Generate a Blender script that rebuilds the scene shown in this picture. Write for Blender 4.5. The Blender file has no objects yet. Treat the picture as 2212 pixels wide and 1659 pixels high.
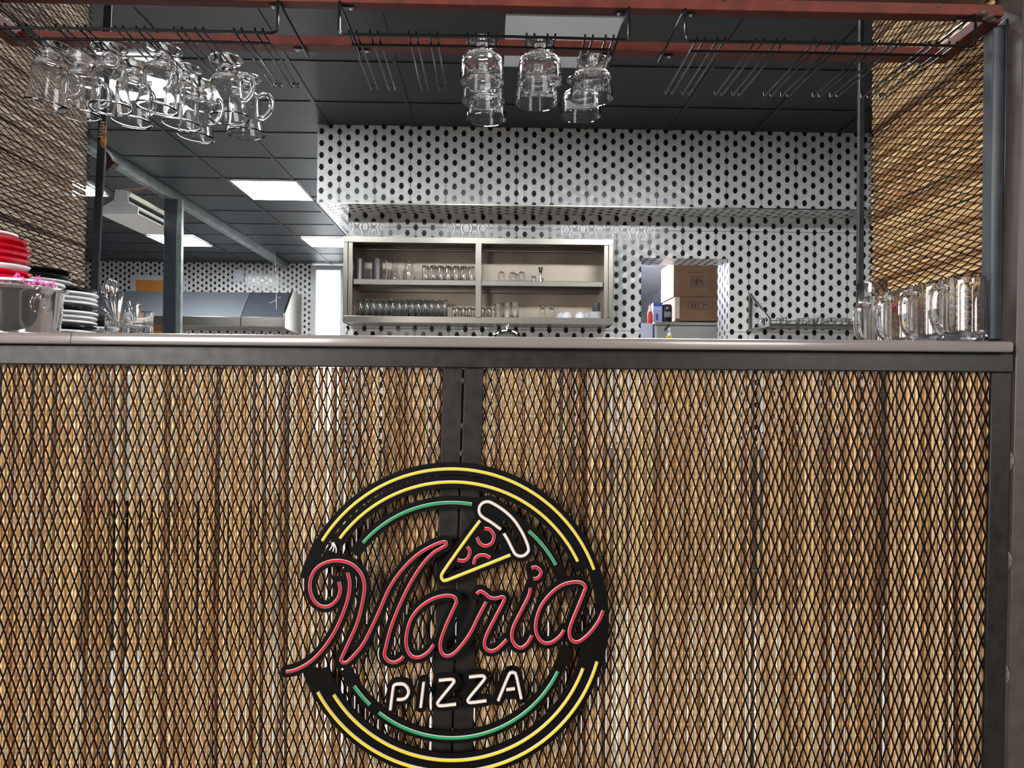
import bpy, math, random
from mathutils import Vector, Matrix

# ------------------------------------------------------------------ camera
FP, W, H = 1660.0, 2212.0, 1659.0
CP = Vector((0.0, -1.7, 1.073))
yaw, pit, rol = math.radians(1.44), math.radians(0.7), 0.0075
Dv = Vector((math.sin(yaw)*math.cos(pit), math.cos(yaw)*math.cos(pit), math.sin(pit)))
r0 = Dv.cross(Vector((0, 0, 1))).normalized(); u0 = r0.cross(Dv)
Rv = r0*math.cos(rol)+u0*math.sin(rol); Uv = -r0*math.sin(rol)+u0*math.cos(rol)
C = bpy.context.scene.collection
cam = bpy.data.cameras.new('camera'); camo = bpy.data.objects.new('camera', cam); C.objects.link(camo)
cam.sensor_width = 36.0; cam.lens = 36.0*FP/W; cam.clip_start = 0.02; cam.clip_end = 200
M = Matrix(((Rv.x, Uv.x, -Dv.x, CP.x), (Rv.y, Uv.y, -Dv.y, CP.y), (Rv.z, Uv.z, -Dv.z, CP.z), (0, 0, 0, 1)))
camo.matrix_world = M
sc = bpy.context.scene
sc.camera = camo
sc.view_settings.view_transform = 'Standard'; sc.view_settings.look = 'None'
sc.view_settings.gamma = 1.0; sc.view_settings.use_curve_mapping = False
sc.view_settings.exposure = 0.0
sc.cycles.max_bounces = 24; sc.cycles.transmission_bounces = 24; sc.cycles.glossy_bounces = 8
sc.cycles.diffuse_bounces = 5; sc.cycles.transparent_max_bounces = 16
sc.cycles.use_denoising = True
sc.cycles.sample_clamp_indirect = 6.0
# ------------------------------------------------------------------ world and daylight
wd = bpy.data.worlds.new('world'); sc.world = wd; wd.use_nodes = True
wn, wl = wd.node_tree.nodes, wd.node_tree.links
bgn = wn['Background']; bgn.inputs['Color'].default_value = (0.93, 0.96, 1.0, 1)
tcw = wn.new('ShaderNodeTexCoord'); sxw = wn.new('ShaderNodeSeparateXYZ'); mrw = wn.new('ShaderNodeMapRange')
wl.new(tcw.outputs['Generated'], sxw.inputs[0]); wl.new(sxw.outputs['Y'], mrw.inputs['Value'])
mrw.inputs['From Min'].default_value = 0.2; mrw.inputs['From Max'].default_value = 0.6
mrw.inputs['To Min'].default_value = 0.20; mrw.inputs['To Max'].default_value = 5.0   # open room in front, bright garden sky behind the kitchen
wl.new(mrw.outputs[0], bgn.inputs['Strength'])
def area(name, loc, target, sx, sy, power, col=(1, 1, 1)):
    l = bpy.data.lights.new(name, 'AREA'); l.shape = 'RECTANGLE'; l.size = sx; l.size_y = sy; l.energy = power; l.color = col
    o = bpy.data.objects.new(name, l); C.objects.link(o); o.location = loc
    o.rotation_euler = (Vector(target)-Vector(loc)).to_track_quat('-Z', 'Y').to_euler()
    return o
area('daylight_and_fill', (-2.9, -4.4, 2.0), (0.1, 0, 1.0), 2.6, 2.0, 400, (1.0, 0.97, 0.93))
area('daylight_and_fill', (3.0, -4.6, 2.4), (-0.4, 0, 1.0), 1.6, 1.6, 170, (1.0, 0.97, 0.93))  # added fill that brightens the left reed panel

# ------------------------------------------------------------------ helpers
rd = random.Random(7)
def ray(px, py): return Dv + Rv*((px-W/2)/FP) - Uv*((py-H/2)/FP)
def atY(px, py, Y):
    r = ray(px, py); return CP + r*((Y-CP.y)/r.y)
def atX(px, py, X):
    r = ray(px, py); return CP + r*((X-CP.x)/r.x)
def atZ(px, py, Z):
    r = ray(px, py); return CP + r*((Z-CP.z)/r.z)

class MB:
    def __init__(s): s.v = []; s.f = []; s.m = []; s.r = []
    def add(s, vs, fs, mi=0, rnd=0.5):
        b = len(s.v); s.v += [Vector(p) for p in vs]; s.r += [rnd]*len(vs)
        for f in fs: s.f.append(tuple(b+i for i in f)); s.m.append(mi)
        return s
    def hexa(s, p, mi=0, rnd=0.5):
        return s.add(p, [(0, 3, 2, 1), (4, 5, 6, 7), (0, 1, 5, 4), (1, 2, 6, 5), (2, 3, 7, 6), (3, 0, 4, 7)], mi, rnd)
    def box(s, x0, x1, y0, y1, z0, z1, mi=0, rnd=0.5):
        return s.hexa([(x0, y0, z0), (x1, y0, z0), (x1, y1, z0), (x0, y1, z0), (x0, y0, z1), (x1, y0, z1), (x1, y1, z1), (x0, y1, z1)], mi, rnd)
    def prism(s, poly, off, mi=0):
        n = len(poly); off = Vector(off); P = [Vector(p) for p in poly]
        return s.add(P+[p+off for p in P], [tuple(range(n-1, -1, -1)), tuple(range(n, 2*n))]+[(i, (i+1) % n, n+(i+1) % n, n+i) for i in range(n)], mi)
    def tube(s, pts, r, n=8, mi=0, closed=False, rnd=0.5, ref=None):
        P = [Vector(p) for p in pts]; N = len(P); vs = []; fs = []
        rr = r if isinstance(r, (list, tuple)) else [r]*N
        a = None
        for i in range(N):
            t = (P[(i+1) % N]-P[i-1]) if closed else (P[min(i+1, N-1)]-P[max(i-1, 0)])
            t = t.normalized() if t.length > 1e-9 else Vector((0, 0, 1))
            if a is None:
                a = Vector(ref) if ref else (Vector((0, 0, 1)) if abs(t.z) < 0.9 else Vector((1, 0, 0)))
            a = (a-t*a.dot(t)).normalized(); b = t.cross(a)
            for k in range(n):
                an = 2*math.pi*k/n; vs.append(P[i]+(a*math.cos(an)+b*math.sin(an))*rr[i])
        R = N if closed else N-1
        for i in range(R):
            for k in range(n):
                k2 = (k+1) % n; j = (i+1) % N
                fs.append((i*n+k, i*n+k2, j*n+k2, j*n+k))
        if not closed:
            fs.append(tuple(range(n-1, -1, -1))); fs.append(tuple((N-1)*n+k for k in range(n)))
        return s.add(vs, fs, mi, rnd)
    def lathe(s, prof, c=(0, 0, 0), n=32, mi=0, ax=None, mod=None, closed=True, rnd=0.5):
        """prof (r, h) pairs about axis ax through c; closed joins the last pair to the first"""
        c = Vector(c); ax = Vector(ax).normalized() if ax else Vector((0, 0, 1))
        u = Vector((1, 0, 0)) if abs(ax.x) < 0.9 else Vector((0, 1, 0))
        u = (u-ax*u.dot(ax)).normalized(); w = ax.cross(u)
        vs = []; idx = []
        for i, (r, h) in enumerate(prof):
            if r < 1e-6: idx.append([len(vs)]*n); vs.append(c+ax*h); continue
            row = []
            for k in range(n):
                an = 2*math.pi*k/n; q = r*(mod(i, an) if mod else 1)
                row.append(len(vs)); vs.append(c+ax*h+(u*math.cos(an)+w*math.sin(an))*q)
            idx.append(row)
        fs = []
        L = len(prof)
        for i in range(L if closed else L-1):
            a, b = idx[i], idx[(i+1) % L]
            for k in range(n):
                q = [a[k], a[(k+1) % n], b[(k+1) % n], b[k]]; z = []
                for t in q:
                    if t not in z: z.append(t)
                if len(z) > 2: fs.append(tuple(z))
        return s.add(vs, fs, mi, rnd)
    def build(s, name, mats, parent=None, smooth=True, bevel=0, ang=35, fix=True):
        me = bpy.data.meshes.new(name)
        off = Vector((0, 0, 0)); p = parent
        while p is not None: off += p.location; p = p.parent
        me.from_pydata([tuple(v-off) for v in s.v], [], s.f)
        mats = mats if isinstance(mats, (list, tuple)) else [mats]
        for m in mats: me.materials.append(m)
        if len(mats) > 1: me.polygons.foreach_set('material_index', s.m)
        if any(abs(x-0.5) > 1e-9 for x in s.r):
            at = me.attributes.new('rnd', 'FLOAT', 'POINT'); at.data.foreach_set('value', s.r)
        if fix:
            import bmesh
            bm = bmesh.new(); bm.from_mesh(me); bmesh.ops.recalc_face_normals(bm, faces=bm.faces); bm.to_mesh(me); bm.free()
        if smooth:
            me.polygons.foreach_set('use_smooth', [True]*len(me.polygons)); me.set_sharp_from_angle(angle=math.radians(ang))
        me.update()
        o = bpy.data.objects.new(name, me); C.objects.link(o)
        if parent: o.parent = parent
        if bevel:
            b = o.modifiers.new('bevel', 'BEVEL'); b.width = bevel; b.segments = 2; b.limit_method = 'ANGLE'
        return o

def tag(o, label, cat, group=None):
    o['label'] = label; o['category'] = cat
    if group: o['group'] = group
    return o
def thing(name, label, cat, loc=(0, 0, 0), group=None):
    o = bpy.data.objects.new(name, None); o.empty_display_size = 0.05; C.objects.link(o); o.location = loc
    return tag(o, label, cat, group)
def struct(o): o['kind'] = 'structure'; return o
def copy_tree(o, parent=None):
    c = o.copy(); C.objects.link(c)
    if parent: c.parent = parent
    for ch in list(o.children): copy_tree(ch, c)
    return c
def smoothline(P, per=8):
    """Catmull-Rom through points"""
    P = [Vector(p) for p in P]; out = []
    for i in range(len(P)-1):
        a = P[max(i-1, 0)]; b = P[i]; c = P[i+1]; d = P[min(i+2, len(P)-1)]
        for k in range(per):
            t = k/per
            out.append(0.5*((2*b)+(c-a)*t+(2*a-5*b+4*c-d)*t*t+(3*b-a-3*c+d)*t*t*t))
    out.append(P[-1]); return out

# ------------------------------------------------------------------ materials
def mat(name, col=(0.5, 0.5, 0.5), rough=0.5, metal=0.0, spec=0.5, trans=0.0, ior=1.45, emit=None, es=0.0, coat=0.0,
        noise=0, nscale=20, nd=0.0, bump=0.0):
    m = bpy.data.materials.new(name); m.use_nodes = True
    nt = m.node_tree; b = nt.nodes['Principled BSDF']
    b.inputs['Base Color'].default_value = (*col, 1); b.inputs['Roughness'].default_value = rough
    b.inputs['Metallic'].default_value = metal; b.inputs['Specular IOR Level'].default_value = spec
    b.inputs['Transmission Weight'].default_value = trans; b.inputs['IOR'].default_value = ior
    b.inputs['Coat Weight'].default_value = coat
    if emit: b.inputs['Emission Color'].default_value = (*emit, 1); b.inputs['Emission Strength'].default_value = es
    if noise or bump:
        tc = nt.nodes.new('ShaderNodeTexCoord'); nz = nt.nodes.new('ShaderNodeTexNoise')
        nz.inputs['Scale'].default_value = nscale; nz.inputs['Detail'].default_value = 5
        nt.links.new(tc.outputs['Object'], nz.inputs['Vector'])
        if noise:
            mx = nt.nodes.new('ShaderNodeMix'); mx.data_type = 'RGBA'; mx.blend_type = 'MULTIPLY'; mx.inputs[0].default_value = 1
            cr = nt.nodes.new('ShaderNodeMapRange'); cr.inputs['From Min'].default_value = 0.3; cr.inputs['From Max'].default_value = 0.7
            cr.inputs['To Min'].default_value = 1-noise; cr.inputs['To Max'].default_value = 1+noise*0.4
            nt.links.new(nz.outputs['Fac'], cr.inputs['Value'])
            mx.inputs[6].default_value = (*col, 1)
            nt.links.new(cr.outputs[0], mx.inputs[7]); nt.links.new(mx.outputs[2], b.inputs['Base Color'])
            if nd:
                rr = nt.nodes.new('ShaderNodeMapRange'); rr.inputs['To Min'].default_value = max(rough-nd, 0.02); rr.inputs['To Max'].default_value = rough+nd
                nt.links.new(nz.outputs['Fac'], rr.inputs['Value']); nt.links.new(rr.outputs[0], b.inputs['Roughness'])
        if bump:
            bp = nt.nodes.new('ShaderNodeBump'); bp.inputs['Strength'].default_value = bump; bp.inputs['Distance'].default_value = 0.002
            nt.links.new(nz.outputs['Fac'], bp.inputs['Height']); nt.links.new(bp.outputs[0], b.inputs['Normal'])
    return m

def reed_mat(name, axis, dull=1.0, grey=0.0):
    m = bpy.data.materials.new(name); m.use_nodes = True; nt = m.node_tree; N = nt.nodes.new; L = nt.links.new
    b = nt.nodes['Principled BSDF']; b.inputs['Roughness'].default_value = 0.42
    at = N('ShaderNodeAttribute'); at.attribute_name = 'rnd'
    tc = N('ShaderNodeTexCoord'); mp = N('ShaderNodeMapping')
    mp.inputs['Scale'].default_value = (330, 330, 9) if axis == 'Z' else (330, 9, 330)
    L(tc.outputs['Object'], mp.inputs['Vector'])
    nz = N('ShaderNodeTexNoise'); nz.inputs['Scale'].default_value = 1; nz.inputs['Detail'].default_value = 6; nz.inputs['Roughness'].default_value = 0.65
    L(mp.outputs[0], nz.inputs['Vector'])
    ad = N('ShaderNodeMath'); ad.operation = 'MULTIPLY_ADD'; ad.inputs[1].default_value = 1.5
    L(nz.outputs['Fac'], ad.inputs[0])
    ms = N('ShaderNodeMath'); ms.operation = 'MULTIPLY_ADD'; ms.inputs[1].default_value = 0.7; ms.inputs[2].default_value = -0.62
    L(at.outputs['Fac'], ms.inputs[0]); L(ms.outputs[0], ad.inputs[2])
    cr = N('ShaderNodeValToRGB'); e = cr.color_ramp.elements
    e[0].position = 0.2; e[0].color = (0.09*dull, 0.032*dull, 0.010*dull, 1)
    e[1].position = 0.95; e[1].color = (0.92*dull, 0.73*dull, 0.43*dull, 1)
    for p, c in ((0.38, (0.34, 0.155, 0.052)), (0.5, (0.62, 0.36, 0.155)), (0.7, (0.80, 0.54, 0.26))):
        x = e.new(p); x.color = (c[0]*dull, c[1]*dull, c[2]*dull, 1)
    L(ad.outputs[0], cr.inputs['Fac'])
    # small dark freckles
    n2 = N('ShaderNodeTexNoise'); n2.inputs['Scale'].default_value = 330; n2.inputs['Detail'].default_value = 2
    L(tc.outputs['Object'], n2.inputs['Vector'])
    fr = N('ShaderNodeMapRange'); fr.inputs['From Min'].default_value = 0.28; fr.inputs['From Max'].default_value = 0.36; fr.inputs['To Min'].default_value = 0.35
    L(n2.outputs['Fac'], fr.inputs['Value'])
    mx = N('ShaderNodeMix'); mx.data_type = 'RGBA'; mx.blend_type = 'MULTIPLY'; mx.inputs[0].default_value = 1
    hs = N('ShaderNodeHueSaturation'); hs.inputs['Saturation'].default_value = 1-grey; L(cr.outputs['Color'], hs.inputs['Color'])
    L(hs.outputs[0], mx.inputs[6]); L(fr.outputs[0], mx.inputs[7]); L(mx.outputs[2], b.inputs['Base Color'])
    bp = N('ShaderNodeBump'); bp.inputs['Strength'].default_value = 0.35; bp.inputs['Distance'].default_value = 0.001
    L(nz.outputs['Fac'], bp.inputs['Height']); L(bp.outputs[0], b.inputs['Normal'])
    return m

TS, TP = 0.063, 0.0847
def tile_mat(name, au, av, u0, v0, hg=True):
    """white marble look wall tile printed with black hexagons; au, av name the two position axes"""
    m = bpy.data.materials.new(name); m.use_nodes = True; nt = m.node_tree; L = nt.links.new
    def N(t, **k):
        n = nt.nodes.new(t)
        for a, v in k.items(): setattr(n, a, v)
        return n
    def mth(op, a, bb=None, cc=None):
        n = N('ShaderNodeMath', operation=op)
        for i, x in enumerate((a, bb, cc)):
            if x is None: continue
            if isinstance(x, (int, float)): n.inputs[i].default_value = x
            else: L(x, n.inputs[i])
        return n.outputs[0]
    ge = N('ShaderNodeNewGeometry'); sx = N('ShaderNodeSeparateXYZ'); L(ge.outputs['Position'], sx.inputs[0])
    u = mth('SUBTRACT', sx.outputs[au], u0-63.0*4*TS); v = mth('SUBTRACT', sx.outputs[av], v0-90*TP)
    def hexd(x, y):
        x = mth('ABSOLUTE', x); y = mth('DIVIDE', mth('ABSOLUTE', y), 1.33)
        return mth('MAXIMUM', y, mth('ADD', mth('MULTIPLY', x, 0.866), mth('MULTIPLY', y, 0.5)))
    vy = mth('SUBTRACT', mth('MODULO', mth('ADD', v, TP/2), TP), TP/2)
    vb = mth('SUBTRACT', mth('MODULO', v, TP), TP/2)
    ua = mth('SUBTRACT', mth('MODULO', mth('ADD', u, TS), 2*TS), TS)
    ub = mth('SUBTRACT', mth('MODULO', u, 2*TS), TS)
    d = mth('MINIMUM', hexd(ua, vy), hexd(ub, vb))
    black = mth('LESS_THAN', d, 0.0163)
    def ring(c, w): return mth('LESS_THAN', mth('ABSOLUTE', mth('SUBTRACT', d, c)), w)
    rings = mth('MAXIMUM', ring(0.0215, 0.0006), mth('MAXIMUM', ring(0.0255, 0.0006), ring(0.0295, 0.0006)))
    g = mth('LESS_THAN', mth('ABSOLUTE', mth('SUBTRACT', mth('MODULO', mth('ADD', u, 2*TS), 4*TS), 2*TS)), 0.0017)
    if hg:
        g2 = mth('LESS_THAN', mth('ABSOLUTE', mth('SUBTRACT', mth('MODULO', mth('ADD', v, 4.5*TP), 9*TP), 4.5*TP)), 0.0016)
        g = mth('MAXIMUM', g, g2)
    dark = mth('MAXIMUM', black, g)
    tc = N('ShaderNodeTexCoord')
    nz = N('ShaderNodeTexNoise'); nz.inputs['Scale'].default_value = 1.7; nz.inputs['Detail'].default_value = 6; nz.inputs['Distortion'].default_value = 1.2
    L(ge.outputs['Position'], nz.inputs['Vector'])
    vein = mth('SUBTRACT', 1.0, mth('MINIMUM', mth('MULTIPLY', mth('ABSOLUTE', mth('SUBTRACT', nz.outputs['Fac'], 0.5)), 70), 1.0))
    base = N('ShaderNodeMix', data_type='RGBA'); base.inputs[6].default_value = (0.80, 0.79, 0.77, 1); base.inputs[7].default_value = (0.50, 0.49, 0.48, 1)
    L(mth('MULTIPLY', vein, 0.5), base.inputs[0])
    b2 = N('ShaderNodeMix', data_type='RGBA'); L(base.outputs[2], b2.inputs[6]); b2.inputs[7].default_value = (0.58, 0.57, 0.56, 1); L(rings, b2.inputs[0])
    b3 = N('ShaderNodeMix', data_type='RGBA'); L(b2.outputs[2], b3.inputs[6]); b3.inputs[7].default_value = (0.012, 0.012, 0.013, 1); L(dark, b3.inputs[0])
    b = nt.nodes['Principled BSDF']; L(b3.outputs[2], b.inputs['Base Color'])
    b.inputs['Roughness'].default_value = 0.16; b.inputs['Specular IOR Level'].default_value = 0.5
    # stepped relief around every hexagon
    hgt = mth('PINGPONG', mth('SUBTRACT', mth('MINIMUM', mth('MAXIMUM', d, 0.0195), 0.0315), 0.0195), 0.002)
    bp = N('ShaderNodeBump'); bp.inputs['Strength'].default_value = 0.5; bp.inputs['Distance'].default_value = 0.25
    L(hgt, bp.inputs['Height']); L(bp.outputs[0], b.inputs['Normal'])
    return m

STEEL_F = mat('painted_steel', (0.013, 0.0113, 0.0102), 0.40, spec=0.3, noise=0.35, nscale=35, nd=0.12, bump=0.15)
STEEL_U = mat('painted_steel_blue', (0.028, 0.033, 0.042), 0.34, spec=0.5, noise=0.3, nscale=25, nd=0.12, bump=0.1)
BROWN = mat('brown_painted_column', (0.055, 0.042, 0.036), 0.42, noise=0.25, nscale=30, nd=0.1, bump=0.12)
MESH = mat('black_expanded_metal', (0.004, 0.0036, 0.0035), 0.4, spec=0.03)
REED_F = reed_mat('reed_vertical', 'Z'); REED_R = reed_mat('reed_level', 'Y'); REED_L = reed_mat('reed_level_shaded', 'Y', 0.62, 0.4)  # left reeds darkened and greyed in colour for their shaded side
THREAD = mat('binding_thread', (0.45, 0.30, 0.16), 0.6)
SLAB = mat('grey_pink_laminate', (0.185, 0.160, 0.150), 0.22, noise=0.05, nscale=6, coat=0.2)
RED = mat('red_oxide_primer', (0.105, 0.021, 0.013), 0.55, spec=0.25, noise=0.35, nscale=22, nd=0.1, bump=0.15)
WELD = mat('weld_scar', (0.13, 0.105, 0.085), 0.55, noise=0.6, nscale=90, bump=0.5)
WIRE = mat('black_coated_wire', (0.003, 0.003, 0.0035), 0.2, spec=0.4)
SCREW = mat('screw_zinc', (0.7, 0.68, 0.62), 0.3, metal=1)
GLASS = mat('clear_glass', (1, 1, 1), 0.0, trans=1.0, ior=1.47)
GREENGLASS = mat('pale_tumbler_glass', (0.975, 0.995, 0.99), 0.0, trans=1.0, ior=1.45)
BLACKAC = mat('black_acrylic', (0.004, 0.0035, 0.0032), 0.5, spec=0.08, noise=0.2, nscale=40)
TY = mat('yellow_silicone', (0.74, 0.50, 0.02), 0.45, spec=0.3); TO = mat('amber_silicone', (0.78, 0.40, 0.02), 0.4)
TG = mat('green_silicone', (0.003, 0.25, 0.075), 0.45, spec=0.3); TR = mat('red_silicone', (0.46, 0.006, 0.022), 0.45, spec=0.25)
TW = mat('white_silicone', (0.66, 0.56, 0.50), 0.5, spec=0.3); TCH = mat('white_channel', (0.85, 0.82, 0.78), 0.4)
STST = mat('brushed_stainless', (0.36, 0.335, 0.29), 0.30, metal=1, noise=0.05, nscale=30)
STPOL = mat('polished_stainless', (0.72, 0.70, 0.67), 0.07, metal=1)
CABIN = mat('cabinet_back_steel', (0.42, 0.36, 0.29), 0.38, metal=0.8, noise=0.18, nscale=4, nd=0.1)
GALV = mat('galvanised_channel', (0.34, 0.40, 0.38), 0.38, metal=0.8, noise=0.35, nscale=9)
CEILM = mat('black_ceiling_tile', (0.0115, 0.0150, 0.0205), 0.45, spec=0.5, noise=0.25, nscale=60, bump=0.2)
GRIDM = mat('black_ceiling_grid', (0.009, 0.010, 0.012), 0.42)
DIFF = mat('lit_diffuser', (0.9, 0.9, 0.9), 0.5, emit=(0.93, 0.97, 1.0), es=46.0)
DIFFOFF = mat('unlit_diffuser', (0.78, 0.78, 0.80), 0.5)
WHITE = mat('white_plastic', (0.78, 0.77, 0.74), 0.4); CER = mat('white_ceramic', (0.82, 0.82, 0.84), 0.12)
CERB = mat('black_ceramic', (0.008, 0.008, 0.009), 0.1); CERR = mat('red_ceramic', (0.50, 0.004, 0.018), 0.1, coat=0.3)
CARD = mat('brown_carton_shaded', (0.17, 0.09, 0.045), 0.75, noise=0.2, nscale=12); CARDL = mat('lit_carton_side', (0.50, 0.37, 0.27), 0.75, noise=0.1, nscale=12)  # light put into the colour: darkened carton faces, paler lit left side
INK = mat('dark_ink', (0.03, 0.022, 0.018), 0.7); TAPE = mat('clear_tape', (0.6, 0.48, 0.36), 0.15, noise=0.3, nscale=60)
FLOORM = mat('pale_floor_tile', (0.62, 0.60, 0.57), 0.35, noise=0.1, nscale=3)
DARKW = mat('dark_wall_paint', (0.05, 0.05, 0.055), 0.6); GREYP = mat('grey_store_ceiling', (0.62, 0.62, 0.64), 0.7, noise=0.15, nscale=7)
PINK = mat('pink_tinsel', (0.80, 0.16, 0.50), 0.35, coat=0.3)
ORNG = mat('orange_door', (0.62, 0.25, 0.05), 0.4, noise=0.15, nscale=4)
FRAMEW = mat('pale_door_frame', (0.62, 0.64, 0.68), 0.35)
BROWNW = mat('dark_brown_wood', (0.035, 0.018, 0.014), 0.5)

# ------------------------------------------------------------------ setting: room shell
ZC = 2.973
struct(MB().box(-7, 4, 0.11, 11, -0.1, 0).build('floor', FLOORM, smooth=False))
struct(MB().box(-7, 4, -7, 0.11, -0.1, 0).build('floor_front', mat('dark_front_floor', (0.06, 0.045, 0.04), 0.4, noise=0.2, nscale=4), smooth=False))
struct(MB().box(-6.6, 3.1, 0.12, 10.2, ZC, ZC+0.1).build('ceiling', CEILM, smooth=False))
g = MB()
gx = [0.035+0.612*k for k in range(-11, 6)]; gy = [2.1+0.62*k for k in range(-3, 13)]
for x in gx: g.box(x-0.012, x+0.012, 0.2, 9.95, ZC-0.006, ZC+0.004)
for y in gy: g.box(-6.5, 3.0, y-0.012, y+0.012, ZC-0.0055, ZC+0.004)
struct(g.build('trim_1', GRIDM, smooth=False))
pb = atY(733.7, 284, 3.77); pw = atY(825.5, 490.3, 4.07); pf = atY(232, 590, 9.76)
T_BULK = tile_mat('hexagon_tile_bulkhead', 'X', 'Z', pb.x, pb.z, False); T_WALL = tile_mat('hexagon_tile_wall', 'X', 'Z', pw.x, pw.z)
T_SOF = tile_mat('hexagon_tile_soffit', 'X', 'Y', pb.x, 3.80, False); T_SIDE = tile_mat('hexagon_tile_side', 'Y', 'Z', 4.3, pw.z)
T_FAR = tile_mat('hexagon_tile_far', 'X', 'Z', pf.x, pf.z)
# back wall with the serving hatch cut through it
HX0, HX1, HZ1, HZ0 = 1.114, 1.784, 2.104, 1.0
w = MB()
def wallbox(w, x0, x1, y0, y1, z0, z1):
    b = len(w.f); w.box(x0, x1, y0, y1, z0, z1)
    for i, mi in zip(range(b, b+6), (1, 1, 0, 2, 0, 2)): w.m[i] = mi
wallbox(w, -1.09, HX0, 4.07, 4.37, 0, 2.42); wallbox(w, HX1, 2.95, 4.07, 4.37, 0, 2.42)
wallbox(w, HX0, HX1, 4.07, 4.37, HZ1, 2.42); wallbox(w, HX0, HX1, 4.07, 4.37, 0, HZ0)
struct(w.build('wall_back', [T_WALL, T_SOF, T_SIDE], smooth=False))
w = MB()
wallbox(w, -1.257, 2.95, 3.77, 4.07, 2.415, ZC); wallbox(w, -1.257, -1.09, 4.07, 7.2, 2.415, ZC)
struct(w.build('wall_bulkhead', [T_BULK, T_SOF, T_SIDE], smooth=False))
struct(MB().box(-1.258, 2.95, 3.764, 3.771, 2.411, 2.419).build('trim_2', STST, smooth=False))
w = MB(); wallbox(w, -1.09, -0.95, 4.37, 9.76, 0, ZC); struct(w.build('wall_corner', [T_WALL, T_SOF, T_SIDE], smooth=False))
w = MB()
DX0, DX1, DZ1 = -2.70, -2.20, 2.95
wallbox(w, -6.6, DX0, 9.76, 9.9, 0, ZC); wallbox(w, DX1, -0.95, 9.76, 9.9, 0, ZC)
struct(w.build('wall_far', [T_FAR, T_SOF, T_SIDE], smooth=False))
struct(MB().box(-6.6, -6.5, 0.12, 9.76, 0, ZC).build('wall_left', DARKW, smooth=False))
struct(MB().box(2.95, 3.05, 0.12, 4.37, 0, ZC).build('wall_right', DARKW, smooth=False))
# wall over and beside the serving opening (outside the picture, it closes the kitchen)
w = MB(); w.box(-6.6, 3.05, 0.0, 0.12, 2.02, ZC+0.1); w.box(-6.6, -1.40, 0.0, 0.12, 0, 2.02); w.box(1.46, 3.05, 0.0, 0.12, 0, 2.02)
struct(w.build('wall_front', BROWN, smooth=False))
# dark walls of the dining room the counter faces
DINE = mat('dark_dining_wall', (0.05, 0.042, 0.038), 0.6)
struct(MB().box(-7, 5, -7.1, -7, 0, 3.2).build('wall_dining_back', DINE, smooth=False))
struct(MB().box(-7.1, -7, -7, 0, 0, 3.2).build('wall_dining_left', DINE, smooth=False))
struct(MB().box(5, 5.1, -7, 0, 0, 3.2).build('wall_dining_right', DINE, smooth=False))
# store room behind the hatch
w = MB(); w.box(0.2, 0.3, 4.37, 13, 0, 2.6); w.box(2.44, 2.54, 4.37, 13, 0, 2.6); w.box(0.2, 2.54, 13, 13.1, 0, 2.6)
w.m = [0]*12+[1]*6
struct(w.build('wall_store', [tile_mat('hexagon_tile_store', 'Y', 'Z', 5, 2, False), GREYP], smooth=False))
struct(MB().box(0.2, 2.54, 4.37, 13, 2.6, 2.7).build('ceiling_store', GREYP, smooth=False))
struct(MB().box(0.2, 2.54, 11, 13, -0.1, 0).build('floor_store', FLOORM, smooth=False))
sl = bpy.data.lights.new('store_lamp', 'POINT'); sl.energy = 190; sl.shadow_soft_size = 0.12; sl.color = (0.80, 0.85, 1.0)
so = bpy.data.objects.new('store_lamp', sl); C.objects.link(so); so.location = (0.7, 6.0, 2.25)
# garden door in the far wall
d = MB()
for x0, x1, z0, z1 in ((DX0, DX0+0.07, 0, DZ1), (DX1-0.07, DX1, 0, DZ1), (DX0+0.07, DX1-0.07, DZ1-0.07, DZ1), (DX0+0.07, DX1-0.07, 0, 0.5)): d.box(x0, x1, 9.74, 9.82, z0, z1)
dr = struct(d.build('door_1', FRAMEW, smooth=False, bevel=0.006))
MB().box(DX0+0.072, DX1-0.072, 9.775, 9.783, 0.502, DZ1-0.072).build('pane', mat('door_glass', (1, 1, 1), 0, trans=1, ior=1.1), dr, smooth=False)
# orange door in the far wall
d = MB(); pA, pB = atY(282, 593, 9.74), atY(352, 593, 9.74)
ox0, oz1 = pA.x, atY(300, 594, 9.74).z; oi = atY(293, 605, 9.74)
d.box(ox0, oi.x, 9.735, 9.765, 0, oz1); ox1 = atY(399, 600, 9.74).x; d.box(oi.x, ox1-0.1, 9.735, 9.765, oi.z, oz1); d.box(ox1-0.1, ox1, 9.735, 9.765, 0, oz1)
do2 = struct(d.build('door_2', FRAMEW, smooth=False, bevel=0.005))
MB().box(oi.x, ox1-0.1, 9.745, 9.762, 0, oi.z).build('panel', ORNG, do2, smooth=False)

# ------------------------------------------------------------------ facade: frame, screens, mesh
fr = thing('counter_frame', 'black painted square steel frame carrying the counter front', 'frame', (0, 0, 0))
def lean(x, z): return x+(z-1.128)*0.0215
def post(x0, x1, y0, y1, z0, z1, ln=True):
    f = lean if ln else (lambda x, z: x)
    return MB().hexa([(f(x0, z0), y0, z0), (f(x1, z0), y0, z0), (f(x1, z0), y1, z0), (f(x0, z0), y1, z0), (f(x0, z1), y0, z1), (f(x1, z1), y0, z1), (f(x1, z1), y1, z1), (f(x0, z1), y1, z1)])
MB().box(-1.40, 1.172, 0, 0.045, 1.129, 1.171).build('rail', STEEL_F, fr, bevel=0.002)
post(-0.110, -0.0665, 0, 0.0105, 0, 1.128).build('post', STEEL_F, fr, bevel=0.0025)
post(-0.0635, -0.020, 0.0005, 0.0105, 0, 1.128).build('post', STEEL_F, fr, bevel=0.0025)
post(1.122, 1.169, 0, 0.0105, 0, 1.128).build('post', STEEL_F, fr, bevel=0.0025)
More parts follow.
